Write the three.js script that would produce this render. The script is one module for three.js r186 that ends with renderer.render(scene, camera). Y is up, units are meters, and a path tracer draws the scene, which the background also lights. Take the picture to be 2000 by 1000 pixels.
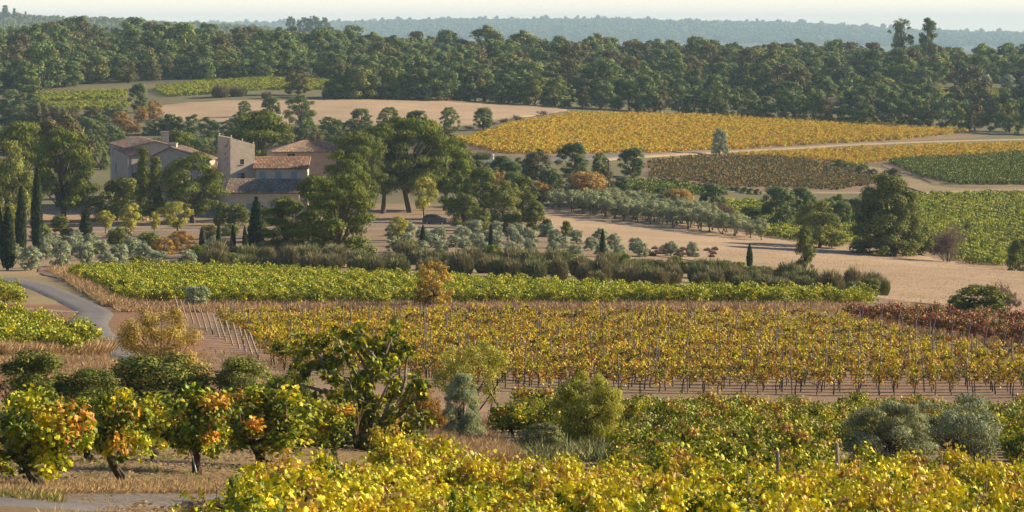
import * as THREE from 'three';
import { mergeGeometries } from 'three/addons/utils/BufferGeometryUtils.js';
import { ImprovedNoise } from 'three/addons/math/ImprovedNoise.js';

// ------------------------------------------------------------------ camera, sky, sun, exposure
const F = 5000, HZ = 55, H = 40;           // focal length in photo pixels, row of the horizon, eye height
const scene = new THREE.Scene();
const camera = new THREE.PerspectiveCamera(2 * Math.atan(945 / F) * 180 / Math.PI, 2, 1, 30000);
camera.setViewOffset(2000, 1890, 0, 890, 2000, 1000);
camera.position.set(0, H, 0);
camera.lookAt(0, H, -100);

const SUN_AZ = 74 * Math.PI / 180, SUN_EL = 23 * Math.PI / 180;
const sunDir = new THREE.Vector3(Math.sin(SUN_AZ) * Math.cos(SUN_EL), Math.sin(SUN_EL), -Math.cos(SUN_AZ) * Math.cos(SUN_EL));
const sun = new THREE.DirectionalLight(new THREE.Color().setRGB(1.0, 0.80, 0.52), 5);
sun.position.copy(sunDir).multiplyScalar(2000).add(new THREE.Vector3(0, 0, -400));
sun.target.position.set(0, 0, -400);
sun.castShadow = true;
sun.shadow.mapSize.set(4096, 4096);
Object.assign(sun.shadow.camera, { left: -500, right: 500, top: 500, bottom: -500, near: 10, far: 5000 });
scene.add(sun, sun.target);

{ // clear autumn sky: pale at the horizon, blue overhead
  const w = 256, h = 128, data = new Float32Array(w * h * 4);
  for (let j = 0; j < h; j++) {
    const el = ((j + 0.5) / h - 0.5) * Math.PI, e = Math.max(0, Math.sin(el));
    const k = Math.exp(-e * 8), c = [0.045 + 0.58 * k, 0.08 + 0.475 * k, 0.165 + 0.275 * k];
    for (let i = 0; i < w; i++) { const o = (j * w + i) * 4; data[o] = c[0]; data[o + 1] = c[1]; data[o + 2] = c[2]; data[o + 3] = 1; }
  }
  const sky = new THREE.DataTexture(data, w, h, THREE.RGBAFormat, THREE.FloatType);
  sky.mapping = THREE.EquirectangularReflectionMapping;
  sky.magFilter = THREE.LinearFilter; sky.minFilter = THREE.LinearFilter;
  sky.needsUpdate = true;
  scene.background = sky; scene.environment = sky;
}
scene.fog = new THREE.FogExp2(new THREE.Color().setRGB(0.48, 0.73, 1.0), 0.000100);

const renderer = new THREE.WebGLRenderer({ antialias: true });
renderer.toneMapping = THREE.LinearToneMapping;
renderer.toneMappingExposure = 2.35;
renderer.shadowMap.enabled = true;

// ------------------------------------------------------------------ helpers
function RNG(seed) { let a = seed >>> 0; return () => { a |= 0; a = a + 0x6D2B79F5 | 0; let t = Math.imul(a ^ a >>> 15, 1 | a); t = t + Math.imul(t ^ t >>> 7, 61 | t) ^ t; return ((t ^ t >>> 14) >>> 0) / 4294967296; }; }
const noise = new ImprovedNoise();
const fbm = (x, y, o = 4) => { let s = 0, a = 0.5; for (let i = 0; i < o; i++) { s += a * noise.noise(x, y, i * 7.3 + 0.5); x *= 2.03; y *= 2.03; a *= 0.5; } return s; };
const V = (x, y, z) => new THREE.Vector3(x, y, z);
const lerp = (a, b, t) => a + (b - a) * t;
const clamp = (x, a, b) => Math.min(b, Math.max(a, x));
const taken = {};
function numbered(n) { const k = taken[n] = (taken[n] ?? -1) + 1; return k ? `${n}_${String(k).padStart(3, '0')}` : n; }
function sh(o) { o.castShadow = o.receiveShadow = true; return o; }
function part(name, geo, mat, parent) { const m = sh(new THREE.Mesh(geo, mat)); m.name = name; parent.add(m); return m; }
function thing(name, label, category, pos, group) {
  const g = new THREE.Group(); g.name = numbered(name); if (pos) g.position.copy(pos);
  g.userData = { label, category }; if (group) g.userData.group = group; scene.add(g); return g;
}
function structure(name, geo, mat) { const m = sh(new THREE.Mesh(geo, mat)); m.name = numbered(name); m.userData.kind = 'structure'; scene.add(m); return m; }

// ------------------------------------------------------------------ terrain: ground rows of the photograph at known distances
const TU = [0, 500, 1000, 1500, 2000];
const TT = [ // distance, ground row in five columns
  [8, 2000, 2000, 2000, 2000, 2000], [22, 1280, 1330, 1360, 1360, 1360], [34, 1075, 1160, 1200, 1205, 1205], [42, 988, 1070, 1120, 1130, 1130], [47, 950, 1000, 1070, 1085, 1085],
  [58, 895, 915, 1000, 1010, 1010], [68, 866, 880, 935, 945, 945], [80, 832, 845, 870, 890, 900], [90, 796, 815, 845, 862, 872],
  [125, 695, 735, 776, 786, 786], [150, 668, 695, 716, 726, 728], [210, 594, 600, 604, 610, 632], [250, 553, 556, 561, 575, 600], [290, 527, 521, 530, 550, 573],
  [330, 500, 500, 500, 517, 540], [400, 450, 448, 452, 478, 505], [450, 417, 415, 421, 440, 457], [500, 388, 384, 376, 402, 414],
  [560, 345, 345, 316, 355, 366], [640, 288, 282, 266, 305, 312], [760, 207, 198, 212, 241, 262], [820, 178, 170, 195, 220, 240],
  [920, 138, 143, 160, 178, 192], [1030, 112, 117, 134, 144, 160], [1200, 97, 106, 126, 132, 142], [1500, 120, 120, 120, 125, 130],
  [2000, 110, 110, 112, 118, 120], [3600, 58, 76, 108, 114, 116], [4200, 44, 66, 105, 112, 115], [5200, 85, 85, 100, 106, 110], [8200, 78, 76, 80, 86, 97], [10500, 59, 55, 48, 54, 74], [11100, 66, 64, 58, 64, 82], [16000, 84, 84, 84, 84, 92],
];
const TH = TT.map(r => r.slice(1).map(v => (v - HZ) / F * r[0])), TD = TT.map(r => r[0]);
const TM = TH.map((r, i) => r.map((h, c) => { // gentle tangents
  if (i === 0 || i === TD.length - 1) return 0;
  const a = (h - TH[i - 1][c]) / (TD[i] - TD[i - 1]), b = (TH[i + 1][c] - h) / (TD[i + 1] - TD[i]);
  return a * b <= 0 ? 0 : 2 * a * b / (a + b);
}));
function drop(u, d) {
  let i = 0; while (i < TD.length - 2 && TD[i + 1] < d) i++;
  const w = TD[i + 1] - TD[i], t = clamp((d - TD[i]) / w, 0, 1), t2 = t * t, t3 = t2 * t;
  const q = clamp(u, 0, 2000) / 500, c = Math.min(3, Math.floor(q)), col = k => {
    k = clamp(k, 0, 4);
    return TH[i][k] * (2 * t3 - 3 * t2 + 1) + TM[i][k] * w * (t3 - 2 * t2 + t) + TH[i + 1][k] * (3 * t2 - 2 * t3) + TM[i + 1][k] * w * (t3 - t2);
  };
  const s = q - c, p0 = col(c - 1), p1 = col(c), p2 = col(c + 1), p3 = col(c + 2);
  return p1 + 0.5 * s * (p2 - p0 + s * (2 * p0 - 5 * p1 + 4 * p2 - p3 + s * (3 * (p1 - p2) + p3 - p0)));
}
function gy(x, z) {
  const d = Math.max(8, -z), u = 1000 + x / d * F;
  const k = clamp((d - 60) / 300, 0, 1);
  return H - drop(u, d) + fbm(x * 0.11, z * 0.11, 3) * 0.16 + k * fbm(x * 0.013, z * 0.013, 2) * 0.5 + clamp((d - 1500) / 1500, 0, 1) * fbm(x * 0.0022 + 3, z * 0.0022, 3) * 17;
}
function hit(u, v, from = 30) { // where the sight line through that pixel meets the ground
  const f = d => H - (v - HZ) / F * d - gy((u - 1000) / F * d, -d);
  let d = from; while (d < 15000 && f(d) > 0) d *= 1.004;
  let a = d / 1.004, b = d; for (let i = 0; i < 12; i++) { const m = (a + b) / 2; f(m) > 0 ? a = m : b = m; }
  const x = (u - 1000) / F * a; return V(x, gy(x, -a), -a);
}
function at(u, d) { const x = (u - 1000) / F * d; return V(x, gy(x, -d), -d); }

// ------------------------------------------------------------------ textures
function noiseTex(size, fn, srgb = false) {
  const data = new Uint8Array(size * size * 4);
  for (let j = 0; j < size; j++) for (let i = 0; i < size; i++) { const c = fn(i / size, j / size), o = (j * size + i) * 4; for (let k = 0; k < 3; k++) data[o + k] = clamp(Math.round((Array.isArray(c) ? c[k] : c) * 255), 0, 255); data[o + 3] = 255; }
  const t = new THREE.DataTexture(data, size, size); t.wrapS = t.wrapT = THREE.RepeatWrapping; t.magFilter = THREE.LinearFilter; t.minFilter = THREE.LinearMipmapLinearFilter; t.generateMipmaps = true;
  if (srgb) t.colorSpace = THREE.SRGBColorSpace; t.needsUpdate = true; return t;
}
function tileNoise(u, v, f, o = 4) { // periodic in u and v
  let s = 0, a = 0.5; for (let k = 0; k < o; k++) {
    const g = (du, dv) => noise.noise((u + du) * f, (v + dv) * f, k * 3.7 + f);
    s += a * (g(0, 0) * (1 - u) * (1 - v) + g(-1, 0) * u * (1 - v) + g(0, -1) * (1 - u) * v + g(-1, -1) * u * v); f *= 2; a *= 0.55;
  } return s;
}
const tR = RNG(5);
const soilTex = noiseTex(512, (u, v) => { const n = 0.74 + 0.5 * tileNoise(u, v, 8, 5) + (tR() - 0.5) * 0.34; return [n, n * 0.99, n * 0.97]; });
const soilBump = noiseTex(512, (u, v) => 0.5 + 0.7 * tileNoise(u, v, 14, 5) + (tR() - 0.5) * 0.25);
const plasterTex = noiseTex(512, (u, v) => { const n = 0.86 + 0.35 * tileNoise(u, v, 5, 5) + 0.28 * Math.min(0, tileNoise(u, v * 0.999, 22, 2)) + (tR() - 0.5) * 0.06; return [n, n * 0.985, n * 0.965]; });
const asphaltTex = noiseTex(256, (u, v) => { const n = 0.8 + 0.3 * tileNoise(u, v, 6, 4) + (tR() - 0.5) * 0.35; return [n, n, n]; });
function groundMat(r, g, b, tex = soilTex, bump = 0.05, rough = 1) { const m = new THREE.MeshStandardMaterial({ color: new THREE.Color().setRGB(r, g, b), map: tex, bumpMap: bump ? soilBump : null, bumpScale: bump, roughness: rough }); return m; }

// ------------------------------------------------------------------ meshes gathered face by face
class Buf {
  constructor() { this.p = []; this.c = []; this.i = []; this.n = 0; }
  v(x, y, z, c) { this.p.push(x, y, z); this.c.push(c[0], c[1], c[2]); return this.n++; }
  geo() { const g = new THREE.BufferGeometry(); g.setAttribute('position', new THREE.Float32BufferAttribute(this.p, 3)); g.setAttribute('color', new THREE.Float32BufferAttribute(this.c, 3)); g.setIndex(this.i); return g; }
  get tris() { return this.i.length / 3; }
}
const _b = V(), _n = V(), _t = V();
function frame(n, t) { _n.copy(n).normalize(); _t.copy(t).addScaledVector(_n, -t.dot(_n)); if (_t.lengthSq() < 1e-6) _t.set(_n.y, -_n.x, 0.01); _t.normalize(); _b.crossVectors(_n, _t); }
function diamond(B, p, n, t, L, W, c, fold = 0.18) {
  frame(n, t); const x = p.x, y = p.y, z = p.z, k = fold * W;
  const pt = (l, w, h) => B.v(x + _t.x * l + _b.x * w + _n.x * h, y + _t.y * l + _b.y * w + _n.y * h, z + _t.z * l + _b.z * w + _n.z * h, c);
  const a = pt(0, 0, 0), b = pt(L * 0.5, W / 2, -k), d = pt(L, 0, -k * 0.6), e = pt(L * 0.5, -W / 2, -k); B.i.push(a, b, d, a, d, e);
}
function blade(B, p, t, side, L, W, c, bend = 0) { // a thin tapering blade
  const x = p.x, y = p.y, z = p.z, m = L * 0.55;
  const a = B.v(x - side.x * W / 2, y - side.y * W / 2, z - side.z * W / 2, c), b = B.v(x + side.x * W / 2, y + side.y * W / 2, z + side.z * W / 2, c);
  const e = B.v(x + t.x * m + side.x * W * 0.35, y + t.y * m, z + t.z * m + side.z * W * 0.35, c), f = B.v(x + t.x * L, y + t.y * L - bend * L, z + t.z * L, c); B.i.push(a, b, e, a, e, f);
}
const LOBES = [[0, 0.0], [0.24, -0.14], [0.46, 0.1], [0.36, 0.3], [0.55, 0.62], [0.27, 0.62], [0, 1.02], [-0.27, 0.62], [-0.55, 0.62], [-0.36, 0.3], [-0.46, 0.1], [-0.24, -0.14]];
const SIMPLE = [[0, 0], [0.38, 0.02], [0.5, 0.5], [0, 1], [-0.5, 0.5], [-0.38, 0.02]];
function lobed(B, p, n, t, L, c, pts = LOBES, cup = 0.22) {
  frame(n, t); const x = p.x, y = p.y, z = p.z;
  const pt = (w, l) => { const h = -cup * L * (w * w * 1.6 + (l - 0.35) * (l - 0.35) * 0.9); return B.v(x + _t.x * l * L + _b.x * w * L + _n.x * h, y + _t.y * l * L + _b.y * w * L + _n.y * h, z + _t.z * l * L + _b.z * w * L + _n.z * h, c); };
  const o = pt(0, 0.33), r = pts.map(q => pt(q[0], q[1])); for (let i = 0; i < r.length; i++) B.i.push(o, r[i], r[(i + 1) % r.length]);
}
function limb(B, pts, r0, r1, c, seg = 6, R = null) { // tapered bent tube
  const rings = []; let prev = V(0.3, 0.1, 1);
  for (let i = 0; i < pts.length; i++) {
    const d = V().subVectors(pts[Math.min(i + 1, pts.length - 1)], pts[Math.max(i - 1, 0)]).normalize();
    const u = prev.clone().addScaledVector(d, -prev.dot(d)); if (u.lengthSq() < 1e-4) u.set(d.y, -d.x, 0.1); u.normalize(); prev = u; const w = V().crossVectors(d, u);
    const r = lerp(r0, r1, i / (pts.length - 1)), ring = [];
    for (let k = 0; k < seg; k++) { const a = k / seg * 6.2832, q = r * (R ? 0.8 + 0.4 * R() : 1); const cc = R ? c.map(e => e * (0.75 + 0.5 * R())) : c; ring.push(B.v(pts[i].x + (u.x * Math.cos(a) + w.x * Math.sin(a)) * q, pts[i].y + (u.y * Math.cos(a) + w.y * Math.sin(a)) * q, pts[i].z + (u.z * Math.cos(a) + w.z * Math.sin(a)) * q, cc)); }
    rings.push(ring);
  }
  for (let i = 0; i < rings.length - 1; i++) for (let k = 0; k < seg; k++) { const a = rings[i][k], b = rings[i][(k + 1) % seg], e = rings[i + 1][k], f = rings[i + 1][(k + 1) % seg]; B.i.push(a, b, f, a, f, e); }
}
function rdir(R) { const y = R() * 2 - 1, a = R() * 6.2832, s = Math.sqrt(1 - y * y); return V(Math.cos(a) * s, y, Math.sin(a) * s); }
function pick(R, pal, jit = 0.25, tint = 1) { // palette rows: r, g, b, weight
  let w = 0; for (const p of pal) w += p[3]; let q = R() * w, c = pal[0]; for (const p of pal) { q -= p[3]; if (q <= 0) { c = p; break; } }
  const k = (1 - jit + 2 * jit * R()) * tint, h = 1 + (R() - 0.5) * jit * 0.7; return [c[0] * k * h, c[1] * k, c[2] * k / h];
}
const leafMat = (name, tr) => new THREE.MeshPhysicalMaterial({ name, vertexColors: true, roughness: 0.75, specularIntensity: 0.5, transmission: tr, thickness: 0, side: THREE.DoubleSide });
const M = {
  leaf: leafMat('leaf', 0.25), needle: leafMat('needle', 0.12), vine: leafMat('vine_leaf', 0.36),
  dry: leafMat('dry_stem', 0.15),
  bark: new THREE.MeshStandardMaterial({ name: 'bark', vertexColors: true, roughness: 0.95 }),
};
M.vine.roughness = 0.55; M.vine.specularIntensity = 0.4; M.leaf.specularIntensity = M.needle.specularIntensity = 0.3;

// ------------------------------------------------------------------ plants
// crown built from clumps of leaves; trunk and limbs reach into the clumps
function clumpTree(o) {
  const R = RNG(o.seed), C = new Buf(), T = new Buf(), { w, h } = o, base = o.base ?? 0.2, clumps = [];
  for (let i = 0; i < o.n; i++) {
    const yn = Math.pow(R(), 0.9), a = R() * 6.2832, cr = o.cr * (0.5 + 0.95 * R() * R() + 0.15 * R());
    const peak = o.peak ?? 0.34, low = o.low ?? (base > 0.05 ? 0.55 : 0.86); // how the crown widens and closes with height
    let prof = yn < peak ? lerp(low, 1, Math.sin(yn / peak * 1.5708)) : Math.sqrt(Math.max(0, 1 - Math.pow((yn - peak) / (1.02 - peak), 2.3)));
    if (o.shape === 'cone') prof = 1.02 - yn; if (o.shape === 'egg') prof *= 1 - 0.3 * yn; if (o.shape === 'vase') prof = yn < 0.7 ? lerp(0.3, 1, yn / 0.7) : prof;
    const lobe = 0.82 + 0.36 * fbm(Math.cos(a) * 1.1 + o.seed, Math.sin(a) * 1.1 + yn * 1.6, 2) * 1.7, q = prof * lobe * (0.3 + 0.7 * Math.pow(R(), 0.4)), ww = Math.max(0.1, w / 2 - cr * 0.75);
    clumps.push({ p: V(Math.cos(a) * q * ww, lerp(base * h + cr * 0.5, h - cr * 0.75, yn), Math.sin(a) * q * ww), r: cr, t: 0.72 + 0.56 * R(), s: (o.flat ?? 0.6) + 0.3 * R() });
  }
  const A = 0.5 * o.L * o.W; let tot = 0;
  for (const c of clumps) {
    const pal = o.pal, n = Math.round(o.cov * 12.57 * c.r * c.r * c.s / A); tot += n;
    for (let i = 0; i < n; i++) {
      const d = rdir(R); if (d.y < -0.35 && R() < 0.5) d.y *= -1; const q = c.r * Math.pow(R(), 0.38) * (1 + 0.22 * (R() - 0.5));
      const p = V(c.p.x + d.x * q, c.p.y + d.y * q * c.s, c.p.z + d.z * q);
      const nn = rdir(R), t = rdir(R);
      if (o.needle) { nn.multiplyScalar(0.75).addScaledVector(d, 1.3); t.multiplyScalar(0.6).addScaledVector(d, 0.3); t.y += 0.8; diamond(C, p, nn, t, o.L * (0.7 + 0.6 * R()), o.W * (0.7 + 0.6 * R()), pick(R, pal, 0.28, c.t), 0.3); }
      else { nn.multiplyScalar(0.7).addScaledVector(d, 1.5); nn.y += 0.2; diamond(C, p, nn, t, o.L * (0.7 + 0.6 * R()), o.W * (0.7 + 0.6 * R()), pick(R, pal, 0.28, c.t)); }
    }
  }
  const bark = o.bark ?? [0.09, 0.07, 0.055], tr = o.trunk ?? w * 0.028, top = V((R() - 0.5) * w * 0.08, lerp(base * h, h, 0.35), (R() - 0.5) * w * 0.08), stems = o.stems ?? 1;
  for (let s = 0; s < stems; s++) {
    const off = V((R() - 0.5) * w * 0.12 * (stems - 1), -0.3, (R() - 0.5) * w * 0.12 * (stems - 1)), end = stems > 1 ? V(top.x + (R() - 0.5) * w * 0.45, top.y, top.z + (R() - 0.5) * w * 0.3) : top;
    const mid = V(lerp(off.x, end.x, 0.4) + (R() - 0.5) * w * 0.04, lerp(off.y, end.y, 0.5), lerp(off.z, end.z, 0.4));
    limb(T, [off, V(off.x, 0.02, off.z), mid, end], tr * 1.25, tr * 0.6, bark, 7, R);
  }
  clumps.forEach((c, i) => { if (i % (o.limbs ?? 2)) return; const a = V(0, lerp(base * h * 0.9, top.y, R()), 0); a.x = top.x * a.y / top.y; a.z = top.z * a.y / top.y; const m = a.clone().lerp(c.p, 0.5); m.y += c.r * 0.2; limb(T, [a, m, c.p], tr * 0.4, tr * 0.1, bark, 4, R); });
  return { crown: C.geo(), trunk: T.geo(), w, h, tris: C.tris + T.tris };
}
function cypress(o) {
  const R = RNG(o.seed), C = new Buf(), T = new Buf(), { w, h } = o;
  const n = o.count ?? 3600;
  for (let i = 0; i < n; i++) {
    const y = Math.pow(R(), 0.85), prof = Math.pow(Math.sin(Math.PI * Math.pow(clamp(y * 0.93 + 0.07, 0, 1), 0.62)), 0.75) * (y > 0.9 ? (1 - y) * 7 + 0.3 : 1), a = R() * 6.2832;
    const bump = 0.86 + 0.3 * fbm(a * 1.2 + o.seed, y * h * 0.55, 2) * 1.6, r = w / 2 * prof * bump * (0.82 + 0.18 * Math.sqrt(R()));
    const p = V(Math.cos(a) * r, 0.03 * h + y * h * 0.95, Math.sin(a) * r), t = V(Math.cos(a) * 0.28 + (R() - 0.5) * 0.4, 1, Math.sin(a) * 0.28 + (R() - 0.5) * 0.4), nn = V(Math.cos(a), 0.2, Math.sin(a)).add(rdir(R).multiplyScalar(0.7));
    diamond(C, p, nn, t, o.L * (0.6 + 0.8 * R()) * (y > 0.9 ? 0.6 : 1), o.W * (0.7 + 0.6 * R()), pick(R, o.pal, 0.3, 0.8 + 0.4 * (fbm(a * 2, y * h, 2) + 0.5)), 0.3);
  }
  limb(T, [V(0, -0.3, 0), V(0, h * 0.3, 0), V(0, h * 0.8, 0)], w * 0.09, w * 0.03, [0.08, 0.06, 0.05], 6, R);
  return { crown: C.geo(), trunk: T.geo(), w, h, tris: C.tris };
}
function broom(o) { // mound of fine upright stems
  const R = RNG(o.seed), C = new Buf(), T = new Buf(), { w, h } = o;
  for (let i = 0; i < o.count; i++) {
    const a = R() * 6.2832, q = Math.sqrt(R()), r = q * w / 2 * 0.9, hh = h * Math.sqrt(Math.max(0.05, 1 - q * q * 0.85)) * (0.75 + 0.3 * R()) * (0.85 + 0.5 * fbm(Math.cos(a) * q * 2 + o.seed, Math.sin(a) * q * 2, 2));
    const L = hh * (0.3 + 0.4 * R()), y0 = Math.max(-0.05, (hh - L) * Math.pow(R(), 0.6));
    const t = V(Math.cos(a) * q * 0.7 + (R() - 0.5) * 0.5, 1, Math.sin(a) * q * 0.7 + (R() - 0.5) * 0.5).normalize(), s = V(R() - 0.5, 0, R() - 0.5).normalize();
    blade(C, V(Math.cos(a) * r * (0.5 + 0.5 * y0 / h), y0, Math.sin(a) * r * (0.5 + 0.5 * y0 / h)), t, s, L, o.W * (0.6 + 0.8 * R()), pick(R, o.pal, 0.3), 0.05 + 0.15 * R());
  }
  for (let i = 0; i < 9; i++) { const a = R() * 6.28, e = V(Math.cos(a) * w * 0.3, h * 0.6, Math.sin(a) * w * 0.3); limb(T, [V(0, -0.1, 0), e.clone().multiplyScalar(0.5).add(V(0, h * 0.05, 0)), e], w * 0.012, w * 0.004, [0.1, 0.075, 0.055], 4, R); }
  return { crown: C.geo(), trunk: T.geo(), w, h, tris: C.tris };
}
function twiggy(o) { // branching plant with leaves along its last twigs
  const R = RNG(o.seed), C = new Buf(), T = new Buf(), bark = o.bark ?? [0.1, 0.08, 0.065], tips = [];
  function grow(p, d, len, r, lv) {
    const n = 4, pts = [p.clone()], q = p.clone(), dd = d.clone();
    for (let i = 0; i < n; i++) { dd.add(rdir(R).multiplyScalar(o.wob ?? 0.28)); dd.y += (o.up ?? 0.06); dd.normalize(); q.addScaledVector(dd, len / n); pts.push(q.clone()); }
    limb(T, pts, r, r * (lv ? 0.55 : 0.3), bark.map(e => e * (lv ? 1 : o.twigTone ?? 1)), lv > 1 ? 6 : 4, R);
    if (lv <= (o.leafLevel ?? 0)) for (let i = 1; i < pts.length; i++) for (let k = 0; k < (o.leaves ?? 3); k++) {
      const pp = pts[i - 1].clone().lerp(pts[i], R()).add(rdir(R).multiplyScalar((o.spray ?? 0.05))); tips.push([pp, dd.clone()]);
    }
    if (lv > 0) { const kids = o.kids ?? 3; for (let k = 0; k < kids; k++) { const s = k === 0 ? pts[n] : pts[1 + Math.floor(R() * n)]; const nd = dd.clone().multiplyScalar(k === 0 ? 1 : 0.55).add(rdir(R).multiplyScalar(o.split ?? 0.7)); nd.y += 0.12; nd.normalize(); grow(s.clone(), nd, len * (o.shrink ?? 0.68) * (0.75 + 0.5 * R()), r * 0.55, lv - 1); } }
  }
  for (let s = 0; s < o.stems; s++) { const a = s / o.stems * 6.28 + R(); const d = V(Math.cos(a) * o.spread, 1, Math.sin(a) * o.spread * (o.flat ?? 1)).normalize(); grow(V(Math.cos(a) * o.foot, -0.1, Math.sin(a) * o.foot), d, o.len * (0.75 + 0.5 * R()), o.r, o.levels); }
  for (const [p, d] of tips) {
    const n = rdir(R); n.y += 0.5; const t = rdir(R).multiplyScalar(0.8).add(d.clone().multiplyScalar(0.4)); t.y -= o.droop ?? 0.2; const L = o.L * (0.6 + 0.8 * R()), c = pick(R, o.pal, 0.22);
    if (o.lobed) lobed(C, p, n, t, L, c, LOBES, 0.3); else diamond(C, p, n, t, L, L * (o.ratio ?? 0.5), c);
  }
  const g = C.geo(), k = T.geo(); g.computeBoundingBox(); k.computeBoundingBox(); const b = k.boundingBox.clone().union(g.boundingBox);
  return { crown: g, trunk: k, w: Math.max(b.max.x - b.min.x, 0.1), h: b.max.y, tris: C.tris + T.tris };
}
// vine: gnarled trunk, arms, canes and leaves. shape 'goblet' spreads freely, 'wall' is trained along x
function vine(o) {
  const R = RNG(o.seed), C = new Buf(), T = new Buf(), { w, h } = o, dep = o.dep ?? w, th = o.th ?? h * 0.35, bark = [0.055, 0.042, 0.034];
  const ends = [];
  if (o.trunkR) {
    const lean = (o.lean ?? 0) + (R() - 0.5) * 0.15, tp = [V(0, -0.12, 0)]; for (let i = 1; i <= 5; i++) tp.push(V(lean * i / 5 * th + (R() - 0.5) * 0.07, th * i / 5, (R() - 0.5) * 0.08));
    limb(T, tp, o.trunkR * 1.2, o.trunkR * 0.8, bark, 8, R);
    const top = tp[5], arms = o.arms ?? 4;
    for (let k = 0; k < arms; k++) { const a = o.dep && o.dep < w * 0.6 ? (k % 2 ? 0 : Math.PI) + (R() - 0.5) * 0.6 : k / arms * 6.28 + R(); const L = w * (0.2 + 0.16 * R()), e = V(top.x + Math.cos(a) * L, top.y + 0.12 + 0.25 * R(), top.z + Math.sin(a) * L * Math.min(1, dep / w)), m = top.clone().lerp(e, 0.5).add(V((R() - 0.5) * 0.1, 0.08 * (R() - 0.3), (R() - 0.5) * 0.1)); limb(T, [top, m, e], o.trunkR * 0.62, o.trunkR * 0.4, bark, 6, R); ends.push(e); }
    for (let k = 0; k < (o.canes ?? 10); k++) { const s = ends[k % ends.length], a = R() * 6.28, e = V(s.x + Math.cos(a) * w * 0.3 * R(), h * (0.62 + 0.36 * R()), s.z + Math.sin(a) * dep * 0.3 * R()), m = s.clone().lerp(e, 0.5).add(V((R() - 0.5) * 0.15, 0.05, (R() - 0.5) * 0.15)); limb(T, [s, m, e], 0.011, 0.004, [0.16, 0.09, 0.05], 4, R); }
  }
  const lo = o.lo ?? th * 0.8, patches = []; for (let k = 0; k < (o.patches ?? 26); k++) { const e = rdir(R), q = Math.pow(R(), 0.4); patches.push({ p: V(e.x * q * w * 0.42, lerp(lo, h, (e.y * q + 1) / 2 * 0.95), e.z * q * dep * 0.42), r: (o.pr ?? 0.24) * (0.6 + 0.8 * R()), pal: R(), t: 0.8 + 0.4 * R() }); }
  for (let i = 0; i < o.leaves; i++) {
    const c = patches[Math.floor(R() * patches.length)], d = rdir(R), q = c.r * Math.pow(R(), 0.45), p = V(c.p.x + d.x * q, Math.max(0.06, c.p.y + d.y * q), c.p.z + d.z * q);
    const n = V(p.x / w, 0.55, p.z / dep).add(rdir(R).multiplyScalar(0.75)), t = V(d.x * 0.6 + (R() - 0.5), -0.75 + (R() - 0.5) * 0.8, d.z * 0.6 + (R() - 0.5));
    const pals = o.pal, pal = pals[Math.min(pals.length - 1, Math.floor(c.pal * pals.length))], L = o.L * (0.55 + 0.75 * R()), col = pick(R, pal, 0.24, c.t);
    if (o.detail === 2) lobed(C, p, n, t, L, col); else if (o.detail === 1) lobed(C, p, n, t, L, col, SIMPLE); else diamond(C, p, n, t, L, L * 0.9, col, 0.15);
  }
  return { crown: C.geo(), trunk: T.n ? T.geo() : null, w, h, tris: C.tris + T.tris };
}

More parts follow.
